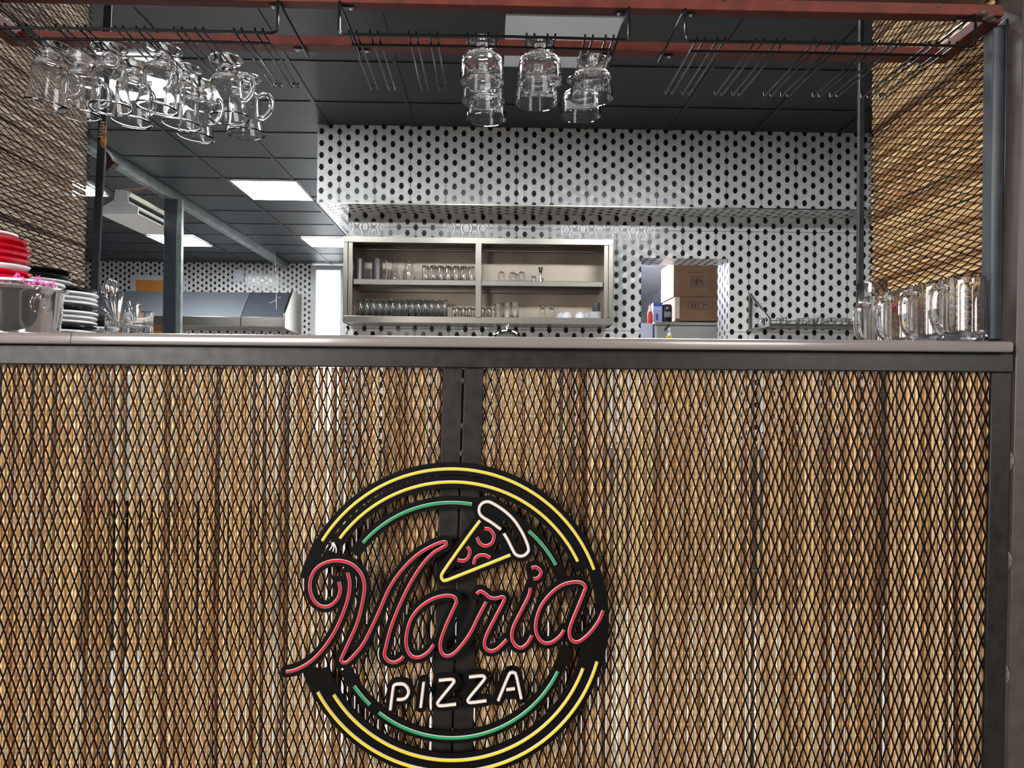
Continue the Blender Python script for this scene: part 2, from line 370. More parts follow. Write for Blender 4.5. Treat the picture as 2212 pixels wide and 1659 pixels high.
post(-1.30, -1.125, 0, 0.0105, 0, 1.128, False).build('post', STEEL_F, fr, bevel=0.0025)
for z in (1.10, 1.00, 0.94, 0.66, 0.41, 0.33): MB().tube([(lean(-0.0652, z-0.006), 0.001, z-0.006), (lean(-0.065, z), -0.001, z), (lean(-0.0652, z+0.006), 0.001, z+0.006)], [0.001, 0.003, 0.001], 6).build('weld_bead', WELD, fr)
for z in (0.93, 0.706, 0.45): MB().tube([(lean(1.171, z-0.02), 0.003, z-0.02), (lean(1.1715, z-0.007), -0.001, z-0.007), (lean(1.1715, z+0.007), -0.001, z+0.007), (lean(1.171, z+0.02), 0.003, z+0.02)], [0.001, 0.0045, 0.004, 0.001], 6).build('weld_bead', WELD, fr)
ufr = thing('upper_frame', 'blue-black painted steel posts beside the serving opening', 'frame', (0, 0, 1.2))
def upost(pts, y0, y1, name='post'):
    """pts: four picture corners (x at top y, x at bottom y) of the front face"""
    (xa, ya), (xb, yb), (xc, yc), (xd, yd) = pts
    q = [atY(xa, ya, y0), atY(xb, yb, y0), atY(xc, yc, y0), atY(xd, yd, y0)]   # bottom left, bottom right, top right, top left
    return MB().hexa([q[0], q[1], q[1]+Vector((0, y1-y0, 0)), q[0]+Vector((0, y1-y0, 0)), q[3], q[2], q[2]+Vector((0, y1-y0, 0)), q[3]+Vector((0, y1-y0, 0))]).build(name, STEEL_U, ufr, bevel=0.002)
upost(((2139, 733), (2165, 733), (2171.5, 52), (2145, 60)), 0.05, 0.085)
upost(((2166.5, 733), (2196, 733), (2198, 30), (2173, 40)), 0.051, 0.085)
upost(((1852, 731), (1866, 731), (1868.5, 20), (1858.5, 20)), 0.65, 0.665)
upost(((190, 715), (207, 715), (246, -80), (228, -80)), 0.75, 0.758)
tag(post(1.1765, 1.45, 0.0, 0.11, 0, 2.02).build('column', BROWN, bevel=0.003), 'wide brown painted steel column at the right edge of the counter', 'column')

def expanded(mb, O, U, V, Nn, nu, nv, s, l, wd_=0.0030, th=0.0019, clip=None):
    """expanded metal: zigzag strands along V; diamonds s wide along U and l long along V"""
    O, U, V, Nn = Vector(O), Vector(U), Vector(V), Vector(Nn)
    for j in range(nu*2):
        vs = []; fs = []
        for k in range(nv*2+1):
            sg = 1 if (k+j) % 2 == 0 else -1
            c = O+U*((j+0.5)*s/2+sg*(s/4-0.0004))+V*(k*l/2)
            e = Nn*(0.0006*sg)
            vs += [c-U*wd_/2+e, c+U*wd_/2+e, c+U*wd_/2+e+Nn*th, c-U*wd_/2+e+Nn*th]
        for k in range(nv*2):
            a, b = 4*k, 4*k+4
            for t in range(4): fs.append((a+t, a+(t+1) % 4, b+(t+1) % 4, b+t))
        mb.add(vs, fs)
    return mb
def reeds(mb, O, U, V, Nn, n, pitch, length, rmin, rmax, miss=0.03, seg=9):
    O, U, V, Nn = Vector(O), Vector(U), Vector(V), Vector(Nn)
    x = 0.0
    while x < n*pitch:
        r = rd.uniform(rmin, rmax)*0.95*(0.72 if rd.random() < 0.12 else 1)
        if rd.random() < miss: x += pitch*rd.uniform(0.15, 0.5)
        x += r
        ph = rd.uniform(0, 6.28); am = rd.uniform(0, 0.0018); tl = rd.uniform(-0.003, 0.003)
        dp = rd.uniform(-0.0022, 0.0022); col = min(max(rd.gauss(0.54, 0.19), 0.0), 1.0)
        if abs(col-0.5) < 1e-3: col = 0.51
        P = []; R = []
        for k in range(seg+1):
            t = k/seg
            P.append(O+U*(x+am*math.sin(ph+t*5)+tl*(t-0.5))+V*(t*length)+Nn*dp)
            R.append(r*(1+0.10*math.sin(ph*3+t*9)))
        mb.tube(P, R, 8, rnd=col, ref=U)
        x += r+rd.uniform(-0.0001, 0.0011)
    return mb
def screen(name, label, mlabel, O, U, V, Nn, wid, length, mO, mU, mV, mN, nu, nv, s, l, rm, pitch, wires, miss=0.03, sw=0.0031):
    t = thing('reed_screen', label, 'screen', tuple(O))
    reeds(MB(), O, U, V, Nn, int(wid/pitch), pitch, length, pitch*0.40, pitch*0.53, miss).build('reeds', rm, t, fix=False, ang=80)
    wb = MB(); U_, V_, N_ = Vector(U), Vector(V), Vector(Nn)
    for q in wires:
        P = [Vector(O)+U_*(wid*k/240)+V_*(q+0.0012*math.sin(k*1.3))+N_*(-0.0052-0.0012*math.sin(k*2.1)) for k in range(241)]
        wb.tube(P, 0.00045, 4)
    wb.build('binding_thread', THREAD, t, fix=False)
    m = expanded(MB(), mO, mU, mV, mN, nu, nv, s, l, sw).build('expanded_metal_panel', MESH, smooth=False, fix=False)
    tag(m, mlabel, 'metal mesh')
wz = [0.09+0.1137*k for k in range(9)]
SX, LX = 0.01885, 0.0527
Lm = 1.16
screen('l', 'vertical reed screen behind the mesh left of the centre post', 'black expanded metal mesh over the upright reeds left of the centre post',
       (-1.26, 0.026, 0.02), (1, 0, 0), (0, 0, 1), (0, 1, 0), 1.20, 1.108, (-1.262, 0.012, 1.1285-21*LX), (1, 0, 0), (0, 0, 1), (0, 1, 0), 63, 21, SX, LX, REED_F, 0.0094, wz, 0.08)
screen('r', 'vertical reed screen behind the mesh right of the centre post', 'black expanded metal mesh over the upright reeds right of the centre post',
       (-0.06, 0.026, 0.02), (1, 0, 0), (0, 0, 1), (0, 1, 0), 1.21, 1.108, (-0.062, 0.012, 1.1285-21*LX), (1, 0, 0), (0, 0, 1), (0, 1, 0), 64, 21, SX, LX, REED_F, 0.0094, wz, 0.05)
wy = [0.06+0.114*k for k in range(6)]
XR, XL = 1.17, -1.275
screen('sr', 'level reed screen closing the right side of the serving opening', 'black expanded metal mesh over the level reeds on the right side',
       (XR+0.014, 0.088, 1.20), (0, 0, 1), (0, 1, 0), (1, 0, 0), 1.16, 0.575, (XR, 0.087, 1.198), (0, 0, 1), (0, 1, 0), (1, 0, 0), 62, 11, SX, LX, REED_R, 0.0105, wy, 0.04, 0.0021)
screen('sl', 'level reed screen with darkened, shaded colour closing the left side of the serving opening', 'black expanded metal mesh over the level reeds on the left side',
       (XL-0.014, 0.0, 1.20), (0, 0, 1), (0, 1, 0), (-1, 0, 0), 1.16, 0.748, (XL, -0.042, 1.198), (0, 0, 1), (0, 1, 0), (-1, 0, 0), 62, 15, SX, LX, REED_L, 0.0092, wy, 0.05, 0.0015)

# counter slab
s = MB()
prof = [(-0.03, 1.176), (-0.030, 1.190), (-0.027, 1.195), (-0.022, 1.197), (0.80, 1.197), (0.80, 1.172), (-0.026, 1.172)]
s.prism([(-1.40, y, z) for y, z in prof], (2.552, 0, 0))
ct = thing('countertop', 'long glossy grey-pink laminate counter slab across the opening', 'countertop', (0, 0.35, 1.172))
s.build('slab', SLAB, ct, bevel=0.003, ang=50)
cr_ = MB(); q = [atY(152+dx, y, -0.0302) for dx, y in ((0, 718), (2, 724), (1, 731), (-1, 737), (0, 741))]
cr_.tube(q, 0.0006, 4); cr_.build('crack', INK, ct)

# ------------------------------------------------------------------ red beams of the glass rack
bm_ = thing('beam_frame', 'red oxide primed steel beam frame above the glass racks', 'beam', (0, 0.12, 1.936))
MB().box(-1.30, 1.15, 0.0, 0.034, 1.936, 1.962).build('beam', RED, bm_, bevel=0.002)
MB().box(-1.17, 1.125, 0.213, 0.255, 1.936, 1.960).build('beam', RED, bm_, bevel=0.002)
MB().box(1.125, 1.166, 0.034, 0.255, 1.936, 1.962).build('beam', RED, bm_, bevel=0.002)
MB().box(-1.215, -1.172, 0.034, 0.255, 1.936, 1.962).build('beam', RED, bm_, bevel=0.002)
for c_, r_ in (((1.10, 0.0, 1.94), 0.012), ((1.12, 0.01, 1.936), 0.012), ((1.135, 0.02, 1.935), 0.011), ((1.12, 0.24, 1.936), 0.008), ((-1.17, 0.235, 1.938), 0.010), ((0.51, -0.001, 1.957), 0.006), ((1.00, 0.0, 1.953), 0.006)):
    MB().lathe([(0, -0.4*r_), (r_*0.8, -0.2*r_), (r_, 0), (r_*0.7, 0.3*r_), (0, 0.45*r_)], c_, 10, closed=False).build('weld_bead', WELD, bm_)

# ------------------------------------------------------------------ wire glass racks
ZF = 1.862
def rack(label, x0, x1, cx, loc):
    t = thing('glass_rack', label, 'glass rack', loc)
    r = 0.0033; yf = -0.012; zt = 1.9335
    P = [(x0, yf+0.02, zt), (x0, yf+0.004, zt-0.001), (x0, yf, zt-0.006), (x0, yf, ZF+0.010), (x0+0.002, yf, ZF+0.001), (x0+0.009, yf, ZF-0.003)]
    n = 14
    for k in range(1, n): P.append((x0+(x1-x0)*k/n, yf, ZF-0.003+0.0022*math.sin(math.pi*k/n)))
    P += [(x1-0.009, yf, ZF-0.003), (x1-0.002, yf, ZF+0.001), (x1, yf, ZF+0.010), (x1, yf, zt-0.006), (x1, yf+0.004, zt-0.001), (x1, yf+0.02, zt)]
    MB().tube(P, r, 8).build('front_wire', WIRE, t)
    for x in (x0, x1):
        MB().tube([(x, yf+0.018, zt), (x, 0.262, zt-0.001), (x, 0.268, zt-0.003)], r, 8).build('side_wire', WIRE, t)
        sg = 1 if x == x0 else -1
        for yy in (0.02, 0.235):
            tb = MB().box(min(x, x+sg*0.028), max(x, x+sg*0.028), yy-0.007, yy+0.007, zt-0.0015, zt+0.0025).build('mounting_tab', WIRE, t, bevel=0.001)
            MB().lathe([(0, -0.003), (0.003, -0.0024), (0.0045, 0), (0, 0.0005)], (x+sg*0.019, yy, zt-0.0015), 10, closed=False).build('screw', SCREW, tb)
    a, b = cx[0]-0.0335, cx[-1]+0.0335
    MB().tube([(a+(b-a)*k/10, 0.033, ZF-0.0055+0.0015*math.sin(math.pi*k/10)) for k in range(11)], r, 8).build('cross_wire', WIRE, t)
    for c in cx:
        for s_ in (-1, 1):
            f = MB()
            xa, xb = c+s_*0.0315, c+s_*0.0145; yb = 0.298+rd.uniform(-0.003, 0.003)
            rr = 0.0024
            f.tube([(xa, yf-0.003, ZF+0.0055), (xa, yf+0.003, ZF+0.0018), (xa, yf+0.02, ZF), (xa, yb, ZF), (xa, yb+0.004, ZF+0.003), (xa, yb+0.004, ZF+0.012)], rr, 8)
            f.tube([(xb, yf-0.003, ZF+0.0055), (xb, yf+0.003, ZF+0.0018), (xb, yf+0.02, ZF), (xb, yb, ZF), (xb, yb+0.004, ZF+0.003), (xb, yb+0.004, ZF+0.012)], rr, 8)
            f.tube([(xa, yb+0.004, ZF+0.012), (xb, yb+0.004, ZF+0.012)], rr*0.9, 8)
            f.build('finger', WIRE, t)
    return t
def chan(px, py): return atZ(px, py, ZF).x
cL = [chan(p, 66+0.02*p) for p in (38, 164, 290, 415.5, 543)]
cM = [chan(p, 76) for p in (786.5, 914, 1041, 1169, 1296)]
cR = [chan(p, 92) for p in (1532, 1661, 1788, 1915, 2042)]
rack('black wire glass rack at the left with handled mugs hanging from it', cL[0]-0.07, atZ(600, 70, ZF).x, cL, (-0.8, 0.1, ZF))
rack('black wire glass rack in the middle with cut glass goblets hanging from it', atZ(733, 73, ZF).x, atZ(1358, 86, ZF).x, cM, (0, 0.1, ZF))
rack('empty black wire glass rack at the right end of the opening', atZ(1477, 93, ZF).x, atZ(2097, 105, ZF).x, cR, (0.75, 0.1, ZF))

# ------------------------------------------------------------------ hanging glasses
def offset_in(prof, t):
    return [(max(r-t, 0), h) for r, h in prof]
def mug_parts(t, base, ax, hdir):
    """handled footed coffee glass upside down: foot on the fingers, axis ax points down the glass"""
    base = Vector(base); ax = Vector(ax).normalized()
    out = [(0, -0.003), (0.030, -0.0035), (0.0395, -0.001), (0.041, 0.0015), (0.039, 0.0035), (0.022, 0.008), (0.0125, 0.014), (0.0125, 0.018), (0.0195, 0.0215), (0.0215, 0.025), (0.0195, 0.0285), (0.0135, 0.031), (0.0155, 0.034),
           (0.026, 0.037), (0.0335, 0.043), (0.0375, 0.052), (0.0385, 0.062), (0.0385, 0.085), (0.0398, 0.108), (0.0425, 0.126), (0.0455, 0.138), (0.0468, 0.1425)]
    inn = [(0.0462, 0.1435), (0.0450, 0.1425), (0.0438, 0.138), (0.0408, 0.126), (0.0380, 0.108), (0.0366, 0.085), (0.0366, 0.064), (0.0353, 0.055), (0.031, 0.0485), (0.022, 0.0435), (0.010, 0.0415), (0, 0.0412)]
    MB().lathe(out+inn, base, 40, ax=ax, closed=False).build('bowl', GLASS, t, ang=60)
    h = Vector(hdir); h = (h-ax*h.dot(ax)).normalized()
    P = smoothline([base+ax*a+h*b for a, b in ((0.052, 0.0345), (0.046, 0.047), (0.048, 0.060), (0.058, 0.069), (0.074, 0.072), (0.090, 0.067), (0.101, 0.056), (0.106, 0.046), (0.104, 0.0385))], 4)
    MB().tube(P, [0.0062]*len(P), 12, ref=tuple(ax.cross(h))).build('handle', GLASS, t, ang=60)
mugs = [((116, 97), (99, 229), (0.6, 0.8), 'clear handled glass mug hanging upside down, nearest the left edge of the rack'),
        ((180, 121), (171, 256), (0.5, 0.9), 'clear handled glass mug hanging behind the leftmost mug'),
        ((237, 103), (239, 242), (0.75, -0.65), 'clear handled glass mug hanging in front, second in the front row from the left'),
        ((292, 139), (283, 276), (0.3, 0.95), 'clear handled glass mug hanging against the lit ceiling panel, lowest of the second gap'),
        ((355, 104), (339, 231), (0.7, -0.7), 'clear handled glass mug tilted in front of the lit panel, third in the front row'),
        ((399, 147), (391, 282), (0.35, -0.93), 'clear handled glass mug in the middle of three in the third gap'),
        ((432, 179), (421, 304), (0.95, -0.3), 'clear handled glass mug rearmost of three in the third gap'),
        ((487, 129), (496, 266), (0.95, -0.3), 'clear handled glass mug in front in the right-hand gap of the left rack'),
        ((529, 169), (532, 300), (0.98, -0.2), 'clear handled glass mug at the right with its ring handle clear of the others')]
for (fx, fy), (rx, ry), hd, lab in mugs:
    p = atZ(fx, fy, ZF+0.0075); q = atY(rx, ry, p.y)
    t = thing('handled_glass_mug', lab, 'glass mug', tuple(p), 'handled mugs on the left rack')
    mug_parts(t, p, q-p, (hd[0], hd[1], 0))

def goblet_parts(t, base):
    out = [(0, -0.002), (0.026, -0.0025), (0.0355, -0.001), (0.0365, 0.001), (0.034, 0.0035), (0.016, 0.0075), (0.0095, 0.0115), (0.0088, 0.018), (0.0100, 0.0235), (0.017, 0.0265),
           (0.032, 0.0295), (0.0415, 0.0345), (0.0450, 0.0405), (0.0460, 0.0455), (0.0452, 0.0462), (0.0462, 0.0475), (0.0470, 0.054), (0.0478, 0.062), (0.0486, 0.070), (0.0494, 0.077), (0.0500, 0.0815), (0.0503, 0.0895), (0.0505, 0.0925)]
    inn = [(0.0495, 0.0935), (0.0478, 0.0925), (0.0470, 0.082), (0.0450, 0.066), (0.0428, 0.050), (0.0385, 0.042), (0.028, 0.0365), (0.012, 0.0345), (0, 0.034)]
    pr = out+inn; n = 96
    def md(i, an):
        if 10 <= i <= 13: return 1+0.022*math.cos(32*an+(math.pi if i % 2 else 0))
        if 15 <= i <= 19: return 1+0.020*abs(math.cos(16*an))
        if 24 <= i <= 25: return 1
        return 1
    MB().lathe(pr, base, n, ax=(0, 0, -1), closed=False, mod=md).build('bowl', GLASS, t, ang=28)
    return t
gob = [(2, 0.028, 'cut glass goblet hanging upside down, frontmost of three in the left column'), (2, 0.148, 'cut glass goblet in the middle of the column of three'), (2, 0.262, 'cut glass goblet rearmost and lowest of the column of three'),
       (3, 0.030, 'cut glass goblet in front in the middle column of two'), (3, 0.150, 'cut glass goblet behind in the middle column of two'),
       (4, 0.112, 'cut glass goblet in front in the right-hand column of two'), (4, 0.228, 'cut glass goblet behind in the right-hand column of two')]
g0 = None
for ci, Y, lab in gob:
    x = cM[ci]+(0.008 if Y > 0.2 else 0)
    if ci == 4 and Y > 0.2: x = cM[4]-0.012
    if g0 is None:
        g0 = thing('cut_glass_goblet', lab, 'goblet', (x, Y, ZF+0.0048), 'goblets on the middle rack'); goblet_parts(g0, (x, Y, ZF+0.0048))
    else:
        c = copy_tree(g0); c.location = (x, Y, ZF+0.0048); c['label'] = lab

# ------------------------------------------------------------------ neon style sign
YS = -0.034          # front face of the black acrylic backing
PXM = 1660.0/(1.7+YS)
def S(cx, cy, o, sc_):
    return atY(o[0]+cx/sc_, o[1]+cy/sc_, YS)
oA = ((600, 1150), 2.975); oB = ((800, 1150), 2.975); oC = ((1000, 1180), 3.172); oD = ((920, 1060), 4.233); oE = ((820, 1430), 3.735)
def pts(L, o): return [S(x, y, *o) for x, y in L]
strokes = []   # (points, material, part name, per-segment smoothing)
m1 = pts([(393, 318), (403, 365), (388, 420), (345, 465), (295, 476), (245, 450), (213, 390), (210, 310), (245, 235), (310, 193), (390, 180), (470, 200), (530, 255), (558, 335), (547, 440), (512, 580), (455, 710), (414, 800), (408, 822), (425, 836), (460, 820), (540, 730), (595, 630)], oA) \
    + pts([(60, 500), (122, 360), (200, 245), (300, 145), (400, 85), (470, 60), (488, 68), (480, 86), (400, 135), (310, 240), (220, 400), (140, 590), (99, 740), (93, 790), (115, 823), (155, 834), (195, 815), (213, 795)], oB)
strokes.append((m1, TR, 'letter_tube'))
strokes.append((pts([(448, 258), (463, 320), (455, 410), (420, 520), (365, 640), (290, 750), (210, 830), (120, 880), (55, 895)], oA), TR, 'letter_tube'))
strokes.append((pts([(408, 720), (370, 770), (310, 802), (260, 788), (233, 730), (233, 660), (260, 560), (320, 480), (400, 427), (480, 405), (535, 412), (553, 440), (545, 470), (490, 590), (452, 700), (455, 762), (480, 790), (520, 787), (570, 745), (640, 650)], oB) + pts([(112, 470), (160, 380)], oC), TR, 'letter_tube'))
strokes.append((pts([(95, 325), (120, 307), (150, 322), (185, 350), (230, 355), (268, 345), (283, 355), (275, 385), (220, 490), (165, 600), (148, 660), (157, 698), (190, 716), (230, 705), (270, 670), (300, 638)], oC), TR, 'letter_tube'))
strokes.append((pts([(463, 285), (450, 340), (400, 440), (350, 540), (335, 600), (342, 650), (375, 690), (410, 690), (445, 660), (473, 610)], oC), TR, 'letter_tube'))
strokes.append((pts([(468, 148), (500, 142), (530, 165), (533, 190), (510, 218), (482, 220)], oC), TR, 'dot_tube'))
strokes.append((pts([(693, 573), (660, 620), (600, 660), (545, 655), (505, 600), (500, 520), (530, 420), (590, 335), (670, 270), (750, 245), (810, 248), (838, 277), (830, 310), (790, 410), (742, 530), (728, 590), (740, 635), (775, 655), (820, 637), (880, 580), (930, 510), (960, 440)], oC), TR, 'letter_tube'))
strokes.append((pts([(497, 272), (400, 400), (250, 610), (155, 748), (143, 785), (155, 813), (185, 818), (300, 775), (773, 587)], oD), TY, 'slice_tube'))
strokes.append((pts([(685, 352), (600, 290), (520, 240), (490, 200), (490, 150), (520, 112), (570, 100), (630, 125), (720, 185), (800, 260), (860, 345), (905, 430), (935, 510), (935, 555), (900, 590), (860, 597), (820, 580), (790, 530), (750, 450), (712, 388)], oD), TW, 'crust_tube'))
for L in ([(535, 345), (580, 352), (615, 390), (622, 430), (600, 480), (545, 503), (495, 480), (468, 425)], [(380, 510), (403, 555), (385, 615), (340, 640), (288, 630)], [(440, 670), (450, 620), (490, 590), (540, 588), (588, 612)]):
    strokes.append((pts(L, oD), TR, 'topping_tube'))
for L in ([(88, 383), (110, 215), (122, 184), (155, 175), (195, 178), (225, 205), (235, 245), (215, 285), (180, 300), (140, 300)], [(358, 158), (333, 363)], [(478, 147), (575, 138), (601, 148), (590, 175), (480, 310), (472, 340), (500, 351), (618, 338)],
          [(722, 120), (823, 110), (848, 122), (838, 148), (725, 285), (716, 316), (745, 325), (863, 310)], [(957, 310), (1040, 110), (1060, 85), (1085, 85), (1103, 110), (1143, 293)], [(1022, 222), (1092, 213)]):
    strokes.append((pts(L, oE), TW, 'letter_tube'))
def fit(P):
    import numpy as np
    A = np.array([[x, y, 1] for x, y in P]); b = np.array([-(x*x+y*y) for x, y in P])
    s_ = np.linalg.lstsq(A, b, rcond=None)[0]; cx, cy = -s_[0]/2, -s_[1]/2
    return cx, cy, math.sqrt(cx*cx+cy*cy-s_[2])
def pf_(L, o, s_): return [(o[0]+x/s_, o[1]+y/s_) for x, y in L]
oF = ((640, 980), 3.528); oG = ((1100, 1000), 3.173); oH = ((640, 1400), 1.868); oD_ = ((920, 1060), 4.233)
yo = pf_([(230, 680), (860, 160), (1200, 103)], *oF)+pf_([(0, 105), (250, 250), (450, 480), (575, 730)], *oG)+pf_([(90, 175), (220, 345), (415, 480), (1050, 320), (1202, 50)], *oH)
yi = pf_([(358, 660), (900, 252), (1170, 203)], *oF)+pf_([(0, 200), (200, 320), (380, 520), (462, 675)], *oG)+pf_([(155, 185), (300, 345), (500, 445), (620, 460), (800, 435), (1020, 280), (1142, 75)], *oH)
gr = pf_([(532, 695), (700, 515), (930, 400), (1200, 360)], *oF)+pf_([(140, 460), (240, 570), (318, 697)], *oG)+pf_([(238, 150), (297, 228), (333, 260), (470, 345), (630, 368), (800, 330), (950, 230), (1043, 88)], *oH)
CO, CI, CG = fit(yo), fit(yi), fit(gr)
def arc(Cc, a, b, dr=0.0, n=48):
    cx, cy, r = Cc; out = []
    for k in range(n+1):
        t = math.radians(a+(b-a)*k/n); out.append(atY(cx+(r+dr)*math.cos(t), cy+(r+dr)*math.sin(t), YS))
    return out
def ang_of(Cc, p): return math.degrees(math.atan2(p[1]-Cc[1], p[0]-Cc[0]))
def arcpart(Cc, pa, pb, m_, nm):
    a, b = ang_of(Cc, pa), ang_of(Cc, pb)
    while b < a: b += 360
    strokes.append((arc(Cc, a, b), m_, nm, True))
P1 = lambda x, y, o: (o[0][0]+x/o[1], o[0][1]+y/o[1])
arcpart(CO, P1(230, 680, oF), P1(575, 730, oG), TY, 'yellow_ring_tube'); arcpart(CO, P1(1202, 50, oH), P1(90, 175, oH), TY, 'yellow_ring_tube')
arcpart(CI, P1(358, 660, oF), P1(462, 675, oG), TY, 'yellow_ring_tube'); arcpart(CI, P1(1142, 75, oH), P1(155, 185, oH), TY, 'yellow_ring_tube')
arcpart(CG, P1(532, 695, oF), P1(425, 103, oD_), TG, 'green_ring_tube'); arcpart(CG, P1(140, 460, oG), P1(318, 697, oG), TG, 'green_ring_tube')
arcpart(CG, P1(1043, 88, oH), P1(333, 260, oH), TG, 'green_ring_tube'); arcpart(CG, P1(297, 228, oH), P1(238, 150, oH), TG, 'green_ring_tube')
sg = thing('neon_sign', 'round unlit neon style pizza sign with red script on black acrylic', 'sign', (atY(CO[0], CO[1], YS).x, YS, atY(CO[0], CO[1], YS).z))
bk = MB(); lay = [0]
def band(P, hw, th=0.005, caps=True):
    """flat band along P in the sign's plane"""
    e = lay[0]*0.00012; lay[0] += 1
    vs = []; fs = []; N_ = len(P); y = Vector((0, 1, 0)); P = [Vector((p.x, YS+e, p.z)) for p in P]
    for i in range(N_):
        t = (P[min(i+1, N_-1)]-P[max(i-1, 0)]).normalized(); n_ = Vector((-t.z, 0, t.x))
        vs += [P[i]-n_*hw, P[i]+n_*hw, P[i]+n_*hw+y*th, P[i]-n_*hw+y*th]
    for i in range(N_-1):
        for k in range(4): fs.append((4*i+k, 4*i+(k+1) % 4, 4*i+4+(k+1) % 4, 4*i+4+k))
    fs += [(0, 1, 2, 3), (4*N_-1, 4*N_-2, 4*N_-3, 4*N_-4)]
    bk.add(vs, fs)
    if caps:
        for c in (P[0], P[-1]):
            bk.prism([c+Vector((hw*math.cos(k*math.pi/10), 0.00005, hw*math.sin(k*math.pi/10))) for k in range(20)], (0, th, 0))
HW = 0.0128
for st in strokes:
    if len(st) == 4: continue
    P = st[0] if len(st[0]) == 2 else smoothline(st[0], 6)
    band(P, HW)
# disc under the dot, plate under the slice
c = S(505, 180, *oC); bk.prism([Vector((c.x+0.0215*math.cos(k*math.pi/16), YS+0.0001, c.z+0.0215*math.sin(k*math.pi/16))) for k in range(32)], (0, 0.005, 0))
for L in ([(520, 290), (690, 350), (560, 560), (420, 480)], [(420, 470), (560, 540), (480, 640), (360, 690), (270, 620)], [(700, 360), (790, 560), (700, 600), (660, 420)]):
    bk.prism([S(x, y, *oD)+Vector((0, 0.0002, 0)) for x, y in L], (0, 0.0045, 0))
bk.prism([S(x, y, *oE)+Vector((0, 0.0002, 0)) for x, y in ((1000, 240), (1110, 240), (1125, 300), (975, 300))], (0, 0.0045, 0))
# ring bands: outer ring interrupted at the left, inner rings interrupted at the script too
p2m = 1.0/PXM
def ringband(Cc, a, b, wpx, dr=0, caps=False): band(arc(Cc, a, b, dr, 90), wpx*p2m/2, caps=caps)
aL1, aL2 = ang_of(CO, (672, 1255)), ang_of(CO, (683, 1440))
while aL2 < aL1: aL2 += 360
ringband(CO, aL1, aL2, 27, 0.5)
ringband(CI, aL2-360+190-170, 0, 0.1) if False else None
def span(Cc, pa, pb, w_, dr=0):
    a, b = ang_of(Cc, pa), ang_of(Cc, pb)
    while b < a: b += 360
    ringband(Cc, a, b, w_, dr)
span(CI, (705, 1215), (1243, 1238), 27, -0.5); span(CI, (1262, 1370), (712, 1440), 27, -0.5)
span(CG, (775, 1205), (1218, 1262), 26); span(CG, (1212, 1395), (760, 1440), 26)
# little bridges between the two yellow rings
for a in (-84, -168, -31, 12, 38, 95, 140, 158):
    c1 = arc(CO, a, a+2.2, -14, 6); band(c1, 0.009, caps=False)
bk.build('backing', BLACKAC, sg, smooth=False, fix=False)
for st in strokes:
    P = st[0] if (len(st) == 4 or len(st[0]) == 2) else smoothline(st[0], 6)
    m_ = st[1]
    P = [Vector((p.x, YS-0.0012, p.z)) for p in P]
    t_ = MB(); hw = 0.0032
    # white channel: flat strip with its light upper edge; silicone tube in it
    vs = []; fs = []; N_ = len(P)
    for i in range(N_):
        t = (P[min(i+1, N_-1)]-P[max(i-1, 0)]).normalized(); n_ = Vector((-t.z, 0, t.x)); yv = Vector((0, 1, 0))
        vs += [P[i]-n_*hw-yv*0.0016, P[i]+n_*hw-yv*0.0016, P[i]+n_*hw+yv*0.002, P[i]-n_*hw+yv*0.002]
    for i in range(N_-1):
        for k in range(4): fs.append((4*i+k, 4*i+(k+1) % 4, 4*i+4+(k+1) % 4, 4*i+4+k))
    fs += [(0, 1, 2, 3), (4*N_-1, 4*N_-2, 4*N_-3, 4*N_-4)]
    t_.add(vs, fs, 1 if m_ is not TW else 0)
    t_.tube([p+Vector((0, -0.0018, 0)) for p in P], 0.00275, 10, 0, ref=(0, 1, 0))
    t_.build(st[2], [m_, TCH], sg, ang=60)
tb = MB()
for k in range(3):
    a = atY(717+k*2, 1172, YS-0.001); b = atY(712+k*7, 1188+k*3, YS-0.003)
    tb.tube(smoothline([a, (a+b)/2+Vector((0.003, -0.003, 0)), b], 4), 0.0012, 6)
tb.build('cable_tie', TCH, sg)

# ------------------------------------------------------------------ things on the counter, left end
ZS = 1.197
def lathe_thing(name, label, cat, prof, c, m, n=40, group=None, closed=False, ang=40, part=None):
    o = MB().lathe([(r, h) for r, h in prof], (0, 0, 0), n, closed=closed).build(name, m, ang=ang)
    o.location = c
    return tag(o, label, cat, group)
pc = Vector((-1.088, 0.085, ZS))
pot = thing('ice_bucket', 'polished steel ice bucket with ring handle at the left counter end', 'bucket', tuple(pc))
MB().lathe([(0, 0), (0.080, 0), (0.084, 0.003), (0.088, 0.036), (0.092, 0.089), (0.0935, 0.099), (0.101, 0.1035), (0.1025, 0.1055), (0.100, 0.107), (0.091, 0.102), (0.089, 0.090), (0.082, 0.006), (0, 0.004)], pc, 64, closed=False).build('bowl', STPOL, pot)
hz = atY(92, 641, 0.04).z
an = math.radians(59); nx, ny = math.sin(an), -math.cos(an)
kc = Vector((pc.x+nx*0.0915, pc.y+ny*0.0915, hz))
kb = MB().lathe([(0, -0.002), (0.008, -0.002), (0.008, 0.006), (0.005, 0.010), (0, 0.011)], kc, 16, ax=(nx, ny, 0), closed=False).build('ring_mount', STPOL, pot)
tx = Vector((-ny, nx, 0)).normalized(); rc = kc+Vector((nx*0.0085, ny*0.0085, -0.0175))
MB().tube([rc+tx*0.0195*math.cos(k*math.pi/16)+Vector((0, 0, 0.0195*math.sin(k*math.pi/16))) for k in range(32)], 0.0013, 8, closed=True).build('ring', STPOL, pot)
def plate_prof(r, h=0.018, t=0.004):
    return [(0, 0), (r*0.6, 0), (r*0.64, 0.002), (r*0.9, h*0.72), (r*0.99, h-0.002), (r, h), (r*0.985, h+0.003), (r*0.93, h+0.0015), (r*0.66, 0.0065), (r*0.58, t), (0, t)]
